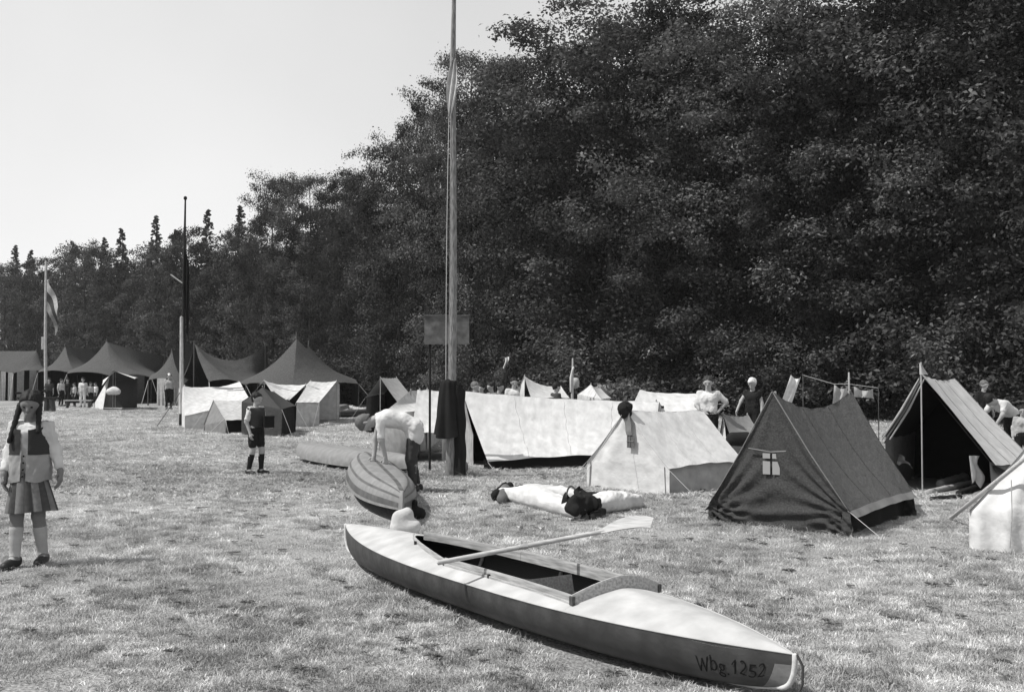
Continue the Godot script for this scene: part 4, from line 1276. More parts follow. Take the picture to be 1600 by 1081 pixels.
func make_poles() -> void:
	var at := G(703, 745)
	var o := thing("flagpole", "tall peeled-wood flagpole, thickest of the three, rising out of the top of the picture", "flagpole", at)
	var topz := Z(711, -14, -at.z)
	var b := MB.new()
	var pts := []; var rad := []
	for i in 15:
		var t := i / 14.0
		pts.append((at.lerp(topz, t) - at) + Vector3(0.02 * sin(t * 5.0), -0.1 if i == 0 else 0.0, 0))
		rad.append(lerpf(0.078, 0.036, t))
	b.tube(pts, rad, 12)
	obj("pole", b, M.pole, o)
	var h := MB.new()
	var hp := []
	for i in 20:
		var t := i / 19.0
		hp.append((at.lerp(topz, 0.12 + 0.86 * t) - at) + Vector3(-0.075 + 0.03 * t - 0.03 * sin(t * PI), 0, 0.05))
	h.tube(hp, [0.006], 5)
	obj("halyard", h, M.rope, o)
	var cl := MB.new()
	cl.box(at.lerp(topz, 0.135) - at + Vector3(-0.02, 0, 0.085), Vector3(0.03, 0.14, 0.03))
	obj("cleat", cl, M.wood_dark, o)
	var fin := MB.new()
	fin.field([[topz - at, topz - at + Vector3(0, 0.02, 0), 0.06, 0.06]], 0.01, 0.012)
	obj("finial", fin, M.wood_dark, o)
	# furled pale pennant tied halfway up
	var pn := MB.new()
	var f0 := Z(709, 92, -at.z + -0.06) ; var f1 := Z(702, 186, -at.z - 0.08)
	pn.grid(14, 20, func(u: float, v: float):
		var p := f0.lerp(f1, v)
		var w := 0.085 * sin(PI * clampf(v * 0.85 + 0.12, 0, 1))
		return p + Vector3((u - 0.5) * w * 2.0, 0.02 * sin(u * 9.0), 0.03 * sin(u * 13.0 + v * 4.0)))
	tag(obj("pennant", pn, M.offwhite), "pale limp pennant furled against the upper part of the tall peeled flagpole", "pennant")
	# dark clothes hung on the pole
	var ct := MB.new()
	ct.grid(40, 26, func(u: float, v: float):
		var a := TAU * u
		var r := lerpf(0.085, 0.20, pow(v, 0.6)) * (1.0 + 0.16 * sin(a * 5.0 + v * 2.0) * (0.4 + v) + 0.08 * sin(a * 9.0))
		if v < 0.03: r *= 0.5
		var x: float = lerpf(-0.02, -0.02, v)
		return Vector3(at.x + x + cos(a) * r * 1.12, lerpf(1.60, 0.66, v) + 0.035 * sin(a * 2.0 + 1.0) * v, at.z + 0.02 + sin(a) * r * 0.75))
	tag(obj("coat", ct, M.blackcloth), "dark coat hung round the lower part of the tall peeled flagpole", "coat")
	var tr := MB.new()
	tr.grid(26, 30, func(u: float, v: float):
		var a := TAU * u
		var r := 0.105 * (1.0 + 0.14 * sin(a * 4.0 + v * 3.0) + 0.10 * sin(v * 19.0 + a))
		return Vector3(at.x + 0.14 + 0.02 * v + cos(a) * r * (0.9 if v > 0.04 else 0.5), lerpf(1.50, 0.03, v), at.z + 0.0 + sin(a) * r * 0.8))
	tag(obj("trousers", tr, M.blackcloth), "long dark trousers hanging beside the coat down to the foot of the flagpole", "trousers")
	var bl := lump("ball", M.greycloth, [stick(G(719, 742) + Vector3(0, 0.135, 0), G(719, 742) + Vector3(0, 0.137, 0), 0.135)], 0.02, 0.02, "round grey ball lying at the foot of the tall peeled flagpole", "ball", "", 0.004)
	for s in [0.0, PI / 2.0]:
		var seam := MB.new()
		var sp := []
		var ctr := G(719, 742) + Vector3(0, 0.136, 0)
		for i in 25:
			var a := TAU * i / 24.0
			sp.append(Vector3(cos(a) * cos(s + 0.4), sin(a), cos(a) * sin(s + 0.4)) * 0.135)
		seam.tube(sp, [0.004], 4)
		var so := obj("seam", seam, M.midcloth, bl)
		so.position = ctr
	# notice board on thin posts
	var sat := G(671, 736)
	var sg := thing("notice_board", "grey rectangular notice board on thin posts behind the tall flagpole", "notice board", sat)
	var s0 := Z(663, 493, -sat.z) - sat; var s1 := Z(733, 537, -sat.z) - sat
	var bd := MB.new()
	bd.box((s0 + s1) / 2.0, Vector3(s1.x - s0.x, s0.y - s1.y, 0.025))
	obj("board", bd, M.sign, sg)
	for e in [0.0, 1.0]:
		var fr := MB.new()
		fr.box(Vector3((s0.x + s1.x) / 2.0, lerpf(s0.y, s1.y, e), 0.015), Vector3(s1.x - s0.x + 0.02, 0.022, 0.03))
		obj("frame_rail", fr, M.midcloth, sg)
	for x in [0.0, s1.x - 0.33]:
		var ps := MB.new()
		ps.tube([Vector3(x, -0.1, -0.035), Vector3(x, s0.y + 0.0, -0.035)], [0.021], 8)
		obj("post", ps, M.pole_dark, sg)
	# second pole: pale post with a dark thin topmast and a limp dark flag
	var pa := G(283, 665)
	var p2 := thing("flagpole", "flagpole with a pale stubby lower post and a thin dark topmast", "flagpole", pa)
	var d := -pa.z
	var lower := MB.new(); lower.tube([Vector3(0, -0.1, 0), Z(283, 495, d) - pa], [0.075, 0.055], 10)
	obj("post", lower, M.pole_white, p2)
	var foot := MB.new(); foot.tube([Vector3(0.0, 0.0, 0), Vector3(0, 0.40, 0)], [0.092, 0.086], 10)
	obj("tarred_foot", foot, M.pole_dark, p2)
	var mast := MB.new(); mast.tube([Z(285, 560, d + 0.1) - pa, Z(287, 430, d + 0.1) - pa, Z(289, 310, d + 0.1) - pa], [0.075, 0.055, 0.028], 9)
	obj("topmast", mast, M.pole_dark, p2)
	var knob := MB.new(); knob.field([[Z(289, 310, d + 0.1) - pa, Z(289, 309, d + 0.1) - pa, 0.06, 0.06]], 0.01, 0.015)
	obj("finial", knob, M.pole_dark, p2)
	var cr := MB.new(); cr.tube([Z(266, 429, d) - pa, Z(284, 442, d) - pa], [0.025], 6)
	obj("signal_arm", cr, M.pole_white, p2)
	var g2 := MB.new(); g2.tube([Z(283, 610, d) - pa, G(244, 667) - pa], [0.012], 5)
	obj("guy_rope", g2, M.rope_dark, p2)
	var lf := MB.new()
	var l0 := Z(288, 392, d); var l1 := Z(291, 520, d)
	lf.grid(16, 24, func(u: float, v: float):
		var w := 0.05 + 0.16 * sin(PI * pow(v, 0.7))
		return l0.lerp(l1, v) + Vector3((u - 0.35) * w + 0.05, -0.08 * u, 0.10 + 0.05 * sin(u * 12.0 + v * 5.0)))
	tag(obj("flag", lf, M.blackcloth), "limp dark flag hanging along the dark topmast", "flag")
	# far flagpole with striped flag
	var fa := Z(72, 592, 62.0); fa.y = 0.0
	var p3 := thing("flagpole", "thin white flagpole at the far left carrying a striped flag", "flagpole", fa)
	var q3 := MB.new(); q3.tube([Vector3(0, -0.1, 0), Z(70, 535, 62.0) - fa, Z(71, 408, 62.0) - fa], [0.10, 0.09, 0.06], 9)
	obj("pole", q3, M.pole_white, p3)
	var cl3 := MB.new(); cl3.box(Z(66, 536, 62.0) - fa, Vector3(0.14, 0.75, 0.12))
	obj("clamp", cl3, M.pole_white, p3)
	var fl := thing("flag", "flag of pale and dark stripes drooping diagonally from the far white flagpole", "flag", Z(72, 440, 61.9))
	for i in 3:
		var st := MB.new()
		st.grid(18, 5, func(u: float, v: float):
			var t: float = (i + v) / 3.0
			var a := Vector3(0.02, -t * 1.7, 0)
			var e := a + Vector3(0.80 - 0.15 * t, -1.55, 0.2)
			return a.lerp(e, u) + Vector3(0, 0.25 * sin(u * 3.0), 0.18 * sin(u * 7.0 + t * 6.0) * u))
		obj("stripe", st, [M.pale, M.trouser, M.greycloth][i], fl)

func make_far_camp() -> void:
	var tents := [
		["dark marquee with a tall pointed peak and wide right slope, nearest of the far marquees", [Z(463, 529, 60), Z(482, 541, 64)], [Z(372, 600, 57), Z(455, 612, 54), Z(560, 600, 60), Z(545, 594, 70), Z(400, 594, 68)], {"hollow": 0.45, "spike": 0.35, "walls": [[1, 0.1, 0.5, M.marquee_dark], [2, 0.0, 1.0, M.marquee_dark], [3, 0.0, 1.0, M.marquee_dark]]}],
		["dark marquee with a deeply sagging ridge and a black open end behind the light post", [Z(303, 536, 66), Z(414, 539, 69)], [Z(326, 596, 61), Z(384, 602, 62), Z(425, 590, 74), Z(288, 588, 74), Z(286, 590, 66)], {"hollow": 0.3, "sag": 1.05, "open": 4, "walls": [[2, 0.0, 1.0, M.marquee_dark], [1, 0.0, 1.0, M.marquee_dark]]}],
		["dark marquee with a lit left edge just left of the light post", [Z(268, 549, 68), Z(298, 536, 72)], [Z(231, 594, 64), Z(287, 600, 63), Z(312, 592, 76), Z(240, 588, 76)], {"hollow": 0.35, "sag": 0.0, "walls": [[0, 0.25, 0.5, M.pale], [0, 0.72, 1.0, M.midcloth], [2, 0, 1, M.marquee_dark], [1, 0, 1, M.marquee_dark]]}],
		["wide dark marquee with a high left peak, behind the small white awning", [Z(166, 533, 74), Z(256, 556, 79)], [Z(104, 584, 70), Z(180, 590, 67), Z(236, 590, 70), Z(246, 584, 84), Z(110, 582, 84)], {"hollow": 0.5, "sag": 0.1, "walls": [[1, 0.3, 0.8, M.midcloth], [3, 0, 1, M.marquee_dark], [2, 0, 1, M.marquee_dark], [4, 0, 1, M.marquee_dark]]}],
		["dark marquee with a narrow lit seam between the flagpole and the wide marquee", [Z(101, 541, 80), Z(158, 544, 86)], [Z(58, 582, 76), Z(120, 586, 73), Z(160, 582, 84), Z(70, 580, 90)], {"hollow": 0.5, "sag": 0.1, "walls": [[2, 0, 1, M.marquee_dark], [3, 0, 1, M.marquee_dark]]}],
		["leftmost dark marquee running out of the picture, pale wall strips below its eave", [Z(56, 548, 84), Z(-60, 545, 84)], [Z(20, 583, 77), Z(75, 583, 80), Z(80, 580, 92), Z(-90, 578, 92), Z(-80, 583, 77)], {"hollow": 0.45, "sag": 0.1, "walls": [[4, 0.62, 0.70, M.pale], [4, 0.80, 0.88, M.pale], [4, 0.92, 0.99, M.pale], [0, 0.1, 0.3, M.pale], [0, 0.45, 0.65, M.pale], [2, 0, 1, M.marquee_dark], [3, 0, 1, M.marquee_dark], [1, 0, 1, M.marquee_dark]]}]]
	for t in tents:
		marquee(t[0], t[1], t[2], t[3])
	# bench table near the girl's head
	var bt := Z(62, 592, 52.0); bt.y = 0.0
	var tb := thing("trestle_table", "long dark trestle table standing on the grass at the far left behind the girl", "table", bt)
	var top := MB.new(); top.box(Vector3(-0.05, 0.66, 0), Vector3(1.9, 0.09, 0.6))
	obj("tabletop", top, M.pole_dark, tb)
	for x in [-0.85, 0.35, 0.62]:
		var lg := MB.new(); lg.box(Vector3(x, 0.3, 0), Vector3(0.12, 0.66, 0.4), Basis(Vector3.BACK, 0.12 if x > 0.5 else -0.05))
		obj("leg", lg, M.wood_dark, tb)
	var bn := Z(122, 592, 58.0); bn.y = 0.0
	var be := thing("bench", "low plank bench in front of the far campers", "bench", bn)
	var pl := MB.new(); pl.box(Vector3(0, 0.42, 0), Vector3(1.5, 0.06, 0.35))
	obj("seat", pl, M.pale, be)
	for x in [-0.6, 0.6]:
		var lg := MB.new(); lg.box(Vector3(x, 0.2, 0), Vector3(0.06, 0.4, 0.3))
		obj("leg", lg, M.wood_dark, be)
	var lg2 := MB.new()
	lg2.tube([G(90, 627), G(145, 626)], [0.10], 8)
	tag(obj("log", lg2, M.midcloth), "long low log lying on the grass left of the small white awning", "log")
	# small white awning in front of the wide marquee
	var aw := {"rf": Z(176, 578, 55), "rb": Z(180, 580, 58), "efl": Z(158, 603, 54), "efr": Z(210, 592, 54), "ebl": Z(160, 594, 59), "ebr": Z(214, 590, 59)}
	var ao := tent("small white awning with a dark open front and one flap pegged out to the left", aw, {"front": "open", "back": "closed", "gable": M.darkcloth, "side_guys": false, "guys": false, "walls": false, "sag": 0.02})
	var base := drop((aw.rf + aw.rb) / 2.0)
	var flp := MB.new()
	flp.quad(aw.rf - base + Vector3(-0.15, -0.3, 0.05), aw.efl - base + Vector3(0.25, 0, 0), G(160, 640) - base, G(143, 637) - base)
	obj("flap", flp, M.white, ao)
	lump("pack", M.white, [stick(Z(170, 612, 53.6), Z(183, 612, 53.6), 0.16), stick(Z(176, 609, 53.6), Z(178, 609, 53.6), 0.17)], 0.12, 0.04, "domed white pack in the dark mouth of the small awning", "pack")
	lump("duffel_bag", M.blackcloth, [stick(G(165, 632) + Vector3(0, 0.2, 0), G(205, 632) + Vector3(0, 0.2, 0), 0.24)], 0.1, 0.06, "long dark bag lying below the domed white pack", "bag")

func make_mid_camp() -> void:
	# long white tent left of the boy
	tent("far long white tent with sagging ridge, behind the little grey tent by the light post", {"rf": Z(286, 603, 35.5), "rb": Z(374, 596, 37.5), "efl": Z(278, 606, 38.5), "efr": Z(288, 650, 33.6), "ebl": Z(366, 604, 40.5), "ebr": Z(392, 628, 35.4)}, {"sag": 0.14, "back": "closed", "front": "closed", "guy_len": 0.5, "gable_in": 0.02})
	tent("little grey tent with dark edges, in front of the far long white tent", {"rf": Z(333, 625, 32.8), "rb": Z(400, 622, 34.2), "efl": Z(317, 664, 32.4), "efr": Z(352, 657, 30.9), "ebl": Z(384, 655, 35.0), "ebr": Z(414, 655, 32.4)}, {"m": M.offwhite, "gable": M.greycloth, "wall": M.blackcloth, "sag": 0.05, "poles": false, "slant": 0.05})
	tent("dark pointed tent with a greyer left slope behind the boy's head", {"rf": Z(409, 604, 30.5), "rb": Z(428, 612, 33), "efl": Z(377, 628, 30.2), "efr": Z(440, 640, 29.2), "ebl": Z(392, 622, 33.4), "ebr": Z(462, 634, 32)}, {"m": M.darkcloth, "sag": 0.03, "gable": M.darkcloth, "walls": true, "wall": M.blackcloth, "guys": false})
	tent("white fly sheet stretched low over a dark opening, behind the dark pointed tent", {"rf": Z(412, 594, 37), "rb": Z(478, 600, 38.5), "efl": Z(402, 600, 40), "efr": Z(432, 624, 35), "ebl": Z(470, 602, 41.5), "ebr": Z(452, 625, 36)}, {"sag": 0.12, "front": "open", "back": "open", "wall": M.blackcloth, "gable": M.blackcloth})
	tent("white tent with a slanting roof and dark open right end, left of the light canoe", {"rf": Z(484, 595, 38), "rb": Z(526, 595, 39), "efl": Z(478, 600, 41), "efr": Z(462, 629, 35), "ebl": Z(530, 600, 42), "ebr": Z(498, 629, 36)}, {"sag": 0.05, "front": "half", "back": "open", "wall": M.offwhite, "guys": false})
	tent("grey tent with an open dark front, left of the white tents by the flagpole", {"rf": Z(594, 590, 31), "rb": Z(620, 590, 33.5), "efl": Z(570, 622, 31.5), "efr": Z(622, 630, 29.5), "ebl": Z(600, 616, 34), "ebr": Z(646, 622, 32)}, {"m": M.pale, "sag": 0.02, "front": "open", "back": "closed", "gable": M.blackcloth, "wall": M.greycloth, "guys": false})
	tent("white tent with a plain sloping side behind the bending man", {"rf": Z(641, 610, 24.0), "rb": Z(668, 608, 26.5), "efl": Z(640, 620, 27), "efr": Z(592, 650, 21.5), "ebl": Z(690, 612, 28.5), "ebr": Z(668, 640, 23.5)}, {"sag": 0.02, "front": "closed", "back": "closed", "guys": false, "side_guys": false})
	tent("white tent with an upright wall hanging down, just left of the tall flagpole", {"rf": Z(652, 609, 21.5), "rb": Z(716, 612, 22.2), "efl": Z(652, 611, 22.8), "efr": Z(643, 677, 20.2), "ebl": Z(718, 612, 23.6), "ebr": Z(692, 677, 20.4)}, {"sag": 0.02, "front": "closed", "guys": false, "walls": false, "belly": 0.0, "side_guys": false})
	# light canoe and gear on the grass
	make_upturned("canoe", "narrow pale canoe lying on the grass beyond the boy, right of the white tents", G(478, 650), G(545, 640), 0.32, 0.26, 0.0, 0.0, M.hull_pale, 0)
	make_upturned("canoe", "dark low canoe lying beside the narrow pale one", G(512, 654), G(590, 648), 0.30, 0.24, 0.0, 0.0, M.hull, 0)
	lump("tarpaulin", M.pale, [stick(G(500, 641) + Vector3(0, 0.06, 0), G(535, 640) + Vector3(0, 0.12, 0), 0.12), stick(G(545, 640) + Vector3(0, 0.15, 0), G(570, 644) + Vector3(0, 0.10, 0), 0.11)], 0.1, 0.04, "crumpled pale tarpaulin over the far canoes", "tarpaulin", "", 0.04, 0.8)
	lump("sack", M.offwhite, [stick(G(478, 662) + Vector3(0, 0.10, 0), G(490, 659) + Vector3(0, 0.06, 0), 0.10)], 0.05, 0.03, "small white sack lying alone on the grass right of the boy", "sack")
	# behind the long white tent
	tent("pale tent with a drooping ridge and pointed peak, peeping over the long white tent", {"rf": Z(819, 587, 26.5), "rb": Z(876, 602, 28), "efl": Z(806, 612, 27.5), "efr": Z(830, 622, 24.8), "ebl": Z(862, 612, 29.5), "ebr": Z(890, 622, 26.5)}, {"m": M.offwhite, "sag": 0.12, "guys": false, "side_guys": false, "front": "half"})
	tent("low pale tent with a small peak right of the upright white pole", {"rf": Z(923, 600, 27), "rb": Z(938, 606, 29), "efl": Z(902, 616, 27.5), "efr": Z(940, 624, 25.5), "ebl": Z(920, 614, 29.5), "ebr": Z(955, 622, 28)}, {"m": M.offwhite, "sag": 0.05, "guys": false, "side_guys": false})
	tent("low grey tent roof far behind, above the hollow of the white ridges", {"rf": Z(935, 601, 38), "rb": Z(1000, 600, 38), "efl": Z(925, 606, 41), "efr": Z(925, 613, 35), "ebl": Z(1010, 606, 41), "ebr": Z(1012, 613, 35)}, {"m": M.greycloth, "sag": 0.0, "guys": false, "side_guys": false})
	tent("white tent with a humped left end, beside the man in the white shirt", {"rf": Z(1000, 609, 22.3), "rb": Z(1098, 617, 22.8), "efl": Z(1000, 613, 24), "efr": Z(976, 660, 20.8), "ebl": Z(1110, 616, 24.2), "ebr": Z(1092, 664, 21.0)}, {"sag": 0.05, "guys": false, "side_guys": false, "poles": false})
	var bush := Z(968, 592, 32.0); bush.y = 0.0
	var bo := obj("bush", crown(400, 1.45, 1.0, 20, 120, 0.16, false, 0.2), M.leaf)
	bo.position = bush
	tag(bo, "dark rounded bush behind the long white tent below the grey roof", "bush")
	var up := Z(893, 592, 26.0); up.y = 0.0
	var uo := thing("pole", "upright pole wound with white cloth standing behind the long white tent", "pole", up)
	var ub := MB.new(); ub.tube([Vector3(0, 0, 0), Z(895, 560, 26) - up], [0.05, 0.02], 8)
	obj("shaft", ub, M.pole_white, uo)
	var uc := MB.new(); uc.tube([Z(892, 612, 26) - up, Z(892, 590, 26) - up, Z(894, 580, 26) - up, Z(896, 574, 26) - up], [0.05, 0.06, 0.045, 0.06], 7, 0.5)
	obj("wound_cloth", uc, M.offwhite, uo)
	lump("box", M.pale, [stick(Z(899, 596, 26.3), Z(899, 601, 26.3), 0.1)], 0.02, 0.03, "grey bundle strapped beside the upright white pole", "bundle")
	var wn := Z(790, 592, 27.5); wn.y = 0.0
	var wo := thing("signal_pole", "thin dark pole with a small white rag, rising behind the long white tent", "pole", wn)
	var wb := MB.new(); wb.tube([Vector3.ZERO, Z(791, 552, 27.5) - wn], [0.02], 6)
	obj("shaft", wb, M.pole_dark, wo)
	var wr := MB.new()
	var r0 := Z(792, 559, 27.5) - wn; var r1 := Z(789, 576, 27.5) - wn
	wr.grid(8, 10, func(u: float, v: float): return r0.lerp(r1, v) + Vector3((u - 0.5) * 0.11 * (1.0 - 0.5 * v) + 0.02 * sin(v * 5.0), 0.03 * u, 0.05 + 0.04 * sin(u * 7.0)))
	obj("rag", wr, M.white, wo)
	# small low tent right of the white tent
	tent("low grey tent with a white end and dark mouth, left of the dark tent", {"rf": Z(1130, 646, 20.5), "rb": Z(1170, 648, 21.5), "efl": Z(1122, 690, 20.7), "efr": Z(1146, 692, 19.6), "ebl": Z(1168, 670, 22.5), "ebr": Z(1185, 672, 20.7)}, {"m": M.greycloth, "gable": M.white, "front": "half", "guys": false, "side_guys": false})
	lump("duffel_bag", M.blackcloth, [stick(Z(1146, 686, 19.3), Z(1166, 686, 19.3), 0.13)], 0.05, 0.03, "dark bag in the mouth of the low grey tent", "bag")
	# cloth on poles behind the dark tent
	var hang := func(label: String, cat: String, a: Vector3, b2: Vector3, c2: Vector3, d2: Vector3, m: Material, called: String) -> void:
		var h := MB.new()
		h.grid(12, 12, func(u: float, v: float): return a.lerp(b2, u).lerp(d2.lerp(c2, u), v) + Vector3(0, -0.05 * sin(u * PI) * (1.0 - v), 0.03 * sin(u * 11.0 + v * 2.0)))
		tag(obj(called, h, m), label, cat)
	hang.call("white cloth stretched up to a corner behind the dark tent's front peak", "cloth", Z(1236, 586, 17.0), Z(1253, 588, 17.2), Z(1234, 640, 16.6), Z(1216, 640, 16.4), M.white, "hung_cloth")
	hang.call("pale towel hung on the line behind the back pole of the dark tent", "towel", Z(1304, 601, 17.0), Z(1326, 604, 17.0), Z(1322, 634, 17.0), Z(1300, 634, 17.0), M.pale, "towel")
	hang.call("pale oblong towel hung on the line just right of the dark tent", "towel", Z(1335, 604, 17.2), Z(1366, 607, 17.2), Z(1365, 622, 17.2), Z(1334, 620, 17.2), M.pale, "towel")
	var cl := thing("clothes_line", "clothes line on thin poles behind the dark tent", "clothes line", drop(Z(1326, 600, 17.0)))
	var cb := drop(Z(1326, 600, 17.0))
	var ln := MB.new(); ln.tube([Z(1255, 586, 17.2) - cb, Z(1304, 600, 17.0) - cb, Z(1327, 600, 17.05) - cb, Z(1372, 606, 17.2) - cb], [0.004], 5)
	obj("line", ln, M.rope, cl)
	for e in [[1327, 582, 17.1], [1255, 584, 17.2], [1373, 603, 17.2]]:
		var pt := Z(e[0], e[1], e[2]) - cb
		var pb := MB.new(); pb.tube([drop(pt), pt], [0.02, 0.014] if e[0] == 1327 else [0.009, 0.008], 7)
		obj("pole", pb, M.pole_white if e[0] == 1327 else M.wood_dark, cl)

func make_near_camp() -> void:
	# long white tent behind the flagpole
	var big := {"rf": Z(722, 611, 19.7), "rb": Z(1030, 627, 20.8), "efl": Z(716, 640, 20.8), "efr": Z(762, 722, 18.6), "ebl": Z(1035, 634, 22.0), "ebr": Z(1020, 710, 19.4)}
	tent("long white tent with a broad bright roof, right of the tall flagpole", big, {"sag": 0.05, "scallop": 0.06, "belly": 0.06, "wall": M.blackcloth, "front": "half", "gable": M.pale, "inset": 0.16, "rough": 0.012, "seams": 3, "side_guys": true, "guys": false, "gable_in": 0.02})  # black wall colour stands for the shadow under the overhanging roof
	# small white tent with the dark cap
	var sm := corners(1.631, 15.181, 0.831, 1.777, 1.164, 1.134, 0.351, 0.785)
	var st := tent("small white tent with a little dark window and a dark cap on its peak", sm, {"rough": 0.010, "seams": 2, "sag": 0.04, "wall": M.pale, "scallop": 0.05, "inset": 0.06, "spread": 0.0, "folds": func(u: float, v: float): return 0.012 * sin(u * 13.0 + v * 3.0) * v * v + 0.03 * exp(-pow((u - 0.12) * 7.0 - (1.0 - v) * 2.0, 2.0)) * v})
	var sb: Vector3 = drop((sm.rf + sm.rb) / 2.0)
	var capc: Vector3 = sm.rf - sb
	var cap := MB.new()
	cap.field([[capc + Vector3(-0.02, 0.0, 0.02), capc + Vector3(0.01, -0.05, 0.03), 0.10, 0.085], [capc + Vector3(-0.02, 0.03, 0), capc + Vector3(0.02, 0.035, 0.0), 0.07, 0.07]], 0.05, 0.014)
	for i in cap.v.size(): cap.v[i] += Vector3.ONE * 0.025 * wob.get_noise_3d(cap.v[i].x * 500.0, cap.v[i].y * 500.0, cap.v[i].z * 500.0)
	obj("peak_cap", cap, M.blackcloth, st)
	var out := Vector3(-sin(0.831), 0, cos(0.831))
	var rt := Vector3(cos(0.831), 0, sin(0.831))
	var gp := func(u: float, y: float) -> Vector3: return sm.rf - sb + rt * u + Vector3(0, y - sm.rf.y, 0) + out * 0.03
	var fp := MB.new()
	fp.grid(4, 12, func(u: float, v: float): return gp.call((0.05 + 0.06 * v) + (u - 0.5) * (0.13 - 0.03 * v), lerpf(1.12, 0.80, v)) + out * (0.015 + 0.008 * sin(v * 9.0)))
	obj("vent_flap", fp, M.greycloth, st)
	var wn := MB.new()
	wn.grid(4, 4, func(u: float, v: float): return gp.call(0.12 + (u - 0.5) * 0.13, lerpf(0.80, 0.62, v)) + out * 0.004)
	obj("window", wn, M.midcloth, st)
	for k in 2:
		var wf := MB.new()
		if k == 0: wf.tube([gp.call(0.12, 0.80) + out * 0.01, gp.call(0.12, 0.62) + out * 0.01], [0.005], 5)
		else: wf.tube([gp.call(0.055, 0.71) + out * 0.01, gp.call(0.185, 0.71) + out * 0.01], [0.005], 5)
		obj("window_bar", wf, M.greycloth, st)
	# dark tent
	var dk := corners(2.864, 11.417, 0.667, 2.174, 1.462, 1.452, 0.178, 0.814)
	dk.rf = Z(1208, 612, 11.42)
	dk.efr = Z(1328, 800, 10.72)
	dk.ebr = Z(1425, 768, 12.35)
	var folds := func(u: float, v: float) -> float:
		var s := 0.0
		for c2 in [[0.0, 0.80, 0.55, 15.0, 0.0], [0.02, 1.0, 0.5, 17.0, 1.5], [1.0, 0.80, 0.6, 16.0, 0.7], [0.98, 1.0, 0.35, 12.0, 2.0]]:
			var dx: float = u - c2[0]; var dy: float = (v - c2[1]) * 1.1
			var dd := sqrt(dx * dx + dy * dy)
			s += 0.045 * exp(-dd / (c2[2] * 0.55)) * smoothstep(0.0, 0.08, dd) * sin(atan2(dy, absf(dx)) * c2[3] + c2[4])
		return s
	var dt := tent("dark grey ridge tent with a patched window in its front and a pale valance", dk, {"m": M.darkcloth_sunlit, "gable": M.darkcloth, "wall": M.blackcloth, "hem": M.greycloth, "sag": 0.20, "seams": 2, "seam_m": M.darkcloth, "belly": 0.05, "scallop": 0.02, "rough": 0.012, "folds": folds, "gable_in": 0.0, "inset": 0.08, "spread": 0.06, "pole_up": 0.0, "front_guy": false})  # black wall colour carries the deep shadow at the base
	var db: Vector3 = drop((dk.rf + dk.rb) / 2.0)
	var o2 := Vector3(-sin(0.667), 0, cos(0.667)); var r2 := Vector3(cos(0.667), 0, sin(0.667))
	var dp := func(u: float, y: float) -> Vector3: return Vector3(dk.rf.x, y, dk.rf.z) - db + r2 * u + o2 * 0.062
	highlight_strip(dt, dk.rf - db + o2 * 0.02, dk.efl - db + o2 * 0.02)
	highlight_strip(dt, dk.rf - db + o2 * 0.012, dk.efr - db + o2 * 0.012)
	for i in 4:
		var x: float = [-0.052, 0.058, -0.052, 0.058][i]
		var y0: float = [0.80, 0.80, 0.715, 0.715][i]; var y1: float = [0.745, 0.745, 0.575, 0.575][i]
		var pn := MB.new()
		pn.grid(3, 3, func(u: float, v: float): return dp.call(x + (u - 0.5) * 0.085, lerpf(y0, y1, v)))
		obj("window_pane", pn, M.window, dt)
	var fr := MB.new()
	fr.tube([dp.call(-0.26, 0.845), dp.call(0.0, 0.815), dp.call(0.17, 0.83)], [0.008], 5)
	obj("window_cord", fr, M.greycloth, dt)
	lump("sack", M.white, [stick(G(1104, 757) + Vector3(0, 0.10, 0), G(1120, 752) + Vector3(0, 0.14, 0), 0.11)], 0.05, 0.02, "small white sack against the left foot of the dark tent", "sack")
	# open pale tent
	var op := {"rf": Z(1440, 584, 14.8), "rb": Z(1492, 591, 17.0), "efl": Z(1377, 684, 15.2), "efr": Z(1556, 727, 14.1), "ebl": Z(1425, 672, 17.4), "ebr": Z(1632, 735, 15.6)}
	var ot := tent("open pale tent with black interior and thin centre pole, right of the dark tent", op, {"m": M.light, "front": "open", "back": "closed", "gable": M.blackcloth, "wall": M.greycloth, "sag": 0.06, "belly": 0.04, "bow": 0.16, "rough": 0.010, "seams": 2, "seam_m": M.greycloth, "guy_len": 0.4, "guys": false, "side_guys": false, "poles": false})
	var ob: Vector3 = drop((op.rf + op.rb) / 2.0)
	var ob_lin := MB.new()
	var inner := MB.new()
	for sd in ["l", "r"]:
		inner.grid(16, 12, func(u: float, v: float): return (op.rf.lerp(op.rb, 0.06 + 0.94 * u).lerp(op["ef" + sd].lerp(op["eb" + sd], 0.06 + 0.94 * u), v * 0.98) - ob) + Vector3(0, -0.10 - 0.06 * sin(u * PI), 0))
	obj("inner_shade", inner, M.blackcloth, ot)  # black sheets under the roof put the inside shade into colour
	ob_lin.tube([drop(op.rf) - ob, op.rf - ob], [0.011], 8)
	obj("pole", ob_lin, M.pale, ot)
	var flg := MB.new()
	var pk: Vector3 = op.rf - ob
	flg.tube([pk, pk + Vector3(0.0, 0.16, 0)], [0.012], 7)
	obj("pole_tip", flg, M.wood, ot)
	var rag := MB.new()
	rag.grid(6, 8, func(u: float, v: float): return pk + Vector3(-0.03 + (0.02 + 0.10 * v) * u, 0.15 - 0.16 * v, 0.02 + 0.02 * sin(u * 6.0)))
	obj("rag", rag, M.offwhite, ot)
	var stub := MB.new()
	stub.grid(8, 8, func(u: float, v: float): return Z(1515 + (16 - 5 * sin(v * 7.0)) * u + 5 * v, 712 + (44 - 7 * sin(u * 5.0)) * v, 14.2 + 0.2 * u) - ob + Vector3(0, 0, 0.03 * sin(u * 9.0)))
	obj("door_flap", stub, M.offwhite, ot)
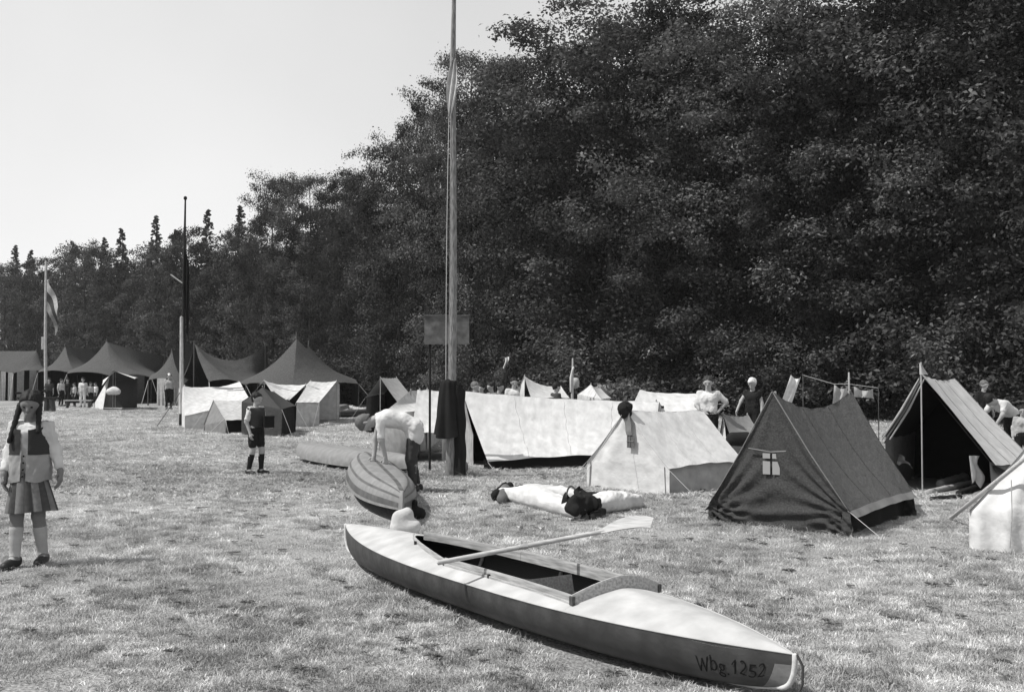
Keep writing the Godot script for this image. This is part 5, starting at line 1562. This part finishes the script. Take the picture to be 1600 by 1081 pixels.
	for i in 3:    # door cloth rolled along the left edge
		var rl := MB.new()
		rl.tube([op.rf.lerp(op.efl, 0.05) - ob + Vector3(0.03 * i, -0.02, 0.02 * i), op.rf.lerp(op.efl, 0.5) - ob + Vector3(0.05 * i, -0.05, 0.03), op.efl - ob + Vector3(0.045 * i + 0.02, -0.02, 0.03 * i)], [0.008, 0.018, 0.012], 7)
		obj("rolled_door", rl, M.pale if i != 1 else M.midcloth, ot)
	var tw := MB.new()
	tw.grid(12, 10, func(u: float, v: float): return Z(1393, 706, 16.1).lerp(Z(1411, 711, 15.9), u).lerp(Z(1397, 722, 16.0).lerp(Z(1428, 730, 15.8), u), v) + Vector3(0.02 * sin(v * 9.0), 0.03 * sin(u * 8.0 + v * 3.0) * v, 0.05 * sin(u * 11.0)))
	tag(obj("towel", tw, M.white), "crumpled white towel hanging in the dark inside of the open tent", "towel")
	lump("blanket", M.pale, [stick(G(1450, 772) + Vector3(0, 0.02, 0), G(1530, 757) + Vector3(0, 0.05, 0), 0.045), stick(G(1470, 760) + Vector3(0, 0.03, 0), G(1525, 748) + Vector3(0, 0.08, 0), 0.07)], 0.08, 0.02, "pale blanket spread at the mouth of the open tent", "blanket")
	lump("blanket", M.blackcloth, [stick(G(1457, 783) + Vector3(0, 0.02, 0), G(1500, 780) + Vector3(0, 0.03, 0), 0.04), stick(G(1500, 775) + Vector3(0, 0.03, 0), G(1530, 764) + Vector3(0, 0.03, 0), 0.05)], 0.05, 0.02, "dark rolled blanket on the grass before the pale one", "blanket")
	# white tent at the lower right edge
	var wt := {"rf": Z(1640, 655, 9.9), "rb": Z(1720, 650, 12.0), "efl": Z(1513, 800, 10.05), "efr": Z(1770, 800, 9.2), "ebl": Z(1600, 770, 12.1), "ebr": Z(1860, 770, 11.3)}
	var wtn := tent("white tent cut off by the lower right edge, a spar leaning on its front", wt, {"sag": 0.04, "gable": M.white, "rough": 0.010, "guys": false, "side_guys": false, "poles": false, "folds": func(u: float, v: float): return 0.07 * exp(-pow((u - 0.27) * 14.0, 2.0)) * v + 0.05 * maxf(0.0, sin(u * 60.0 * (1.3 - v))) * pow(v, 4.0) * (1.0 if u < 0.3 else 0.0) + 0.02 * sin(u * 30.0) * v * v * (1.0 if u < 0.45 else 0.3)})
	var sm2 := MB.new()
	var wb: Vector3 = drop((wt.rf + wt.rb) / 2.0)
	sm2.tube([Z(1581, 750, 9.72) - wb, Z(1582, 800, 9.69) - wb, Z(1579, 856, 9.66) - wb], [0.005], 5)
	obj("door_seam", sm2, M.pale, wtn)
	var sp := MB.new()
	sp.tube([G(1484, 812), Z(1545, 763, 10.0), Z(1625, 698, 9.55)], [0.021, 0.022, 0.020], 9)
	tag(obj("spar", sp, M.wood_pale), "long pale wooden spar leaning from the grass up across the cut-off white tent", "spar")
	# upturned boats
	make_upturned("upturned_boat", "long pale boat lying keel up on the grass behind the bending man", G(462, 716), G(652, 746), 0.44, 0.29, 0.0, 0.06, M.hull_pale, 0)
	make_upturned("upturned_kayak", "striped canvas kayak lying keel up, pointing away behind the big kayak", G(626, 824), G(566, 741), 0.41, 0.34, 0.08, 0.0, M.hull_pale, 4)
	lump("cushion", M.offwhite, [stick(G(633, 838) + Vector3(-0.08, 0.09, 0), G(633, 838) + Vector3(0.08, 0.09, 0), 0.075), stick(G(633, 838) + Vector3(-0.07, 0.20, 0), G(633, 838) + Vector3(0.02, 0.23, 0), 0.06)], 0.08, 0.016, "rounded off-white cushion propped against the end of the striped kayak", "cushion")
	lump("bag", M.blackcloth, [stick(G(648, 812) + Vector3(-0.05, 0.06, 0), G(648, 812) + Vector3(0.06, 0.07, 0), 0.07), stick(G(648, 812) + Vector3(-0.02, 0.14, 0), G(648, 812) + Vector3(0.0, 0.2, 0.02), 0.035)], 0.05, 0.02, "dark upright bag behind the off-white cushion", "bag")
	# packed boat skins in front of the small white tent
	sack(M.white, G(783, 779), G(912, 812), 0.34, 0.25, 1, "long stuffed white boat bag lying left of the dark rope bag")
	sack(M.offwhite, G(812, 770), G(925, 785), 0.26, 0.17, 2, "flatter off-white boat bag lying behind the long stuffed one")
	sack(M.white, G(906, 806), G(1003, 793), 0.40, 0.25, 3, "wrinkled white boat bag with slack lower folds, right of the dark rope bag")
	lump("rope_bag", M.blackcloth, [stick(G(884, 806) + Vector3(0, 0.2, 0), G(892, 806) + Vector3(0, 0.16, 0), 0.05), stick(G(930, 812) + Vector3(0, 0.05, 0), G(940, 808) + Vector3(0, 0.04, 0), 0.05), stick(G(893, 812) + Vector3(0, 0.11, 0), G(922, 806) + Vector3(0, 0.12, 0), 0.10), stick(G(903, 808) + Vector3(0, 0.24, 0), G(908, 806) + Vector3(0, 0.25, 0), 0.075)], 0.05, 0.018, "dark tangled rope bag lying between the white boat bags", "bag", "", 0.10)
	var loops := thing("rope", "dark rope loops sticking up from the rope bag", "rope", G(905, 806))
	for i in 3:
		var rp := MB.new()
		var pts := []
		for k in 13:
			var a := PI * k / 12.0
			pts.append(Vector3(-0.09 + 0.08 * i + (0.06 - 0.02 * i) * cos(a) + 0.04 * i * sin(a), 0.22 + (0.12 - 0.05 * i) * sin(a), 0.04 * i + 0.05 * cos(a * 2.0 + i)))
		rp.tube(pts, [0.011], 6)
		obj("loop", rp, M.rope_dark, loops)
	lump("strap_bag", M.blackcloth, [stick(G(773, 782) + Vector3(0, 0.06, 0), G(796, 772) + Vector3(0, 0.09, 0), 0.065), stick(G(782, 778) + Vector3(0, 0.12, 0), G(790, 774) + Vector3(0, 0.15, 0), 0.04), stick(G(795, 772) + Vector3(0, 0.06, 0), G(830, 768) + Vector3(0, 0.05, 0), 0.04)], 0.03, 0.016, "dark strapped bag at the left end of the white boat bags", "bag", "", 0.03)
	lump("folded_cloth", M.midcloth, [stick(G(784, 788) + Vector3(0, 0.06, 0), G(790, 778) + Vector3(0, 0.12, 0), 0.07)], 0.04, 0.018, "grey folded cloth tucked beside the dark strapped bag", "cloth")
	lump("rope_coil", M.blackcloth, [stick(G(918, 782) + Vector3(0, 0.05, 0), G(975, 782) + Vector3(0, 0.05, 0), 0.05)], 0.03, 0.02, "dark coiled rope lying at the foot of the small white tent", "rope", "", 0.04)
	# scraps of paper in the grass
	var bits := [[812, 829, "scrap of white paper in the grass right of the paddle shaft, left one of two"], [846, 831, "scrap of white paper in the grass above the paddle shaft, right one of two"], [695, 741, "white scrap beside the foot of the tall flagpole"], [892, 816, "white scrap below the dark rope bag"]]
	for w in bits:
		var p := MB.new()
		var c2 := G(w[0], w[1]) + Vector3(0, 0.03, 0)
		p.grid(3, 3, func(u: float, v: float): return c2 + Vector3((u - 0.5) * 0.07, 0.02 * sin(u * 5.0 + v * 3.0) + 0.02 * v, (v - 0.5) * 0.06))
		tag(obj("paper_scrap", p, M.white), w[2], "paper", "paper scraps in the grass")

func _ready() -> void:
	rng.seed = 7
	wob.seed = 4; wob.frequency = 0.01; wob.fractal_octaves = 3
	var cam := Camera3D.new()
	cam.name = "camera"
	cam.fov = rad_to_deg(2.0 * atan(540.5 / FOCAL))
	cam.position = Vector3(0, EYE, 0)
	cam.rotation.x = pitch
	cam.far = 4000.0
	cam.current = true
	add_child(cam)
	var env := Environment.new()
	env.background_mode = Environment.BG_SKY
	var sky := Sky.new()
	var sm := ProceduralSkyMaterial.new()
	sm.sky_horizon_color = grey(0.87)
	sm.sky_top_color = grey(0.40)
	sm.sky_curve = 0.5
	sm.ground_horizon_color = grey(0.4)
	sm.ground_bottom_color = grey(0.15)
	sm.sun_angle_max = 20.0
	var cn := FastNoiseLite.new()
	cn.seed = 2; cn.frequency = 0.006; cn.fractal_octaves = 5
	var cover := NoiseTexture2D.new()
	cover.width = 1024; cover.height = 512; cover.seamless = true; cover.noise = cn
	var gr := Gradient.new()
	gr.set_color(0, Color(1, 1, 1, 0.0)); gr.set_color(1, Color(1, 1, 1, 0.20))
	cover.color_ramp = gr
	sm.sky_cover = cover
	sky.sky_material = sm
	env.sky = sky
	env.tonemap_mode = Environment.TONE_MAPPER_LINEAR
	env.tonemap_exposure = 1.0
	env.sdfgi_enabled = true; env.ssao_enabled = true; env.ssil_enabled = true
	env.fog_enabled = true
	env.fog_density = 0.00025
	env.fog_light_color = grey(0.85)
	var we := WorldEnvironment.new()
	we.name = "world"
	we.environment = env
	add_child(we)
	var sun := DirectionalLight3D.new()
	sun.name = "sun"
	sun.light_energy = 1.5
	sun.light_angular_distance = 0.5
	sun.light_color = Color(1.0, 0.995, 0.985)
	sun.shadow_enabled = true
	add_child(sun)
	sun.look_at_from_position(Vector3(-0.55, 0.83, 0.15) * 10.0, Vector3.ZERO)
	make_materials()
	make_ground()
	make_forest()
	make_far_camp()
	make_mid_camp()
	make_near_camp()
	make_big_kayak()
	make_poles()
	make_people()
	make_grass()
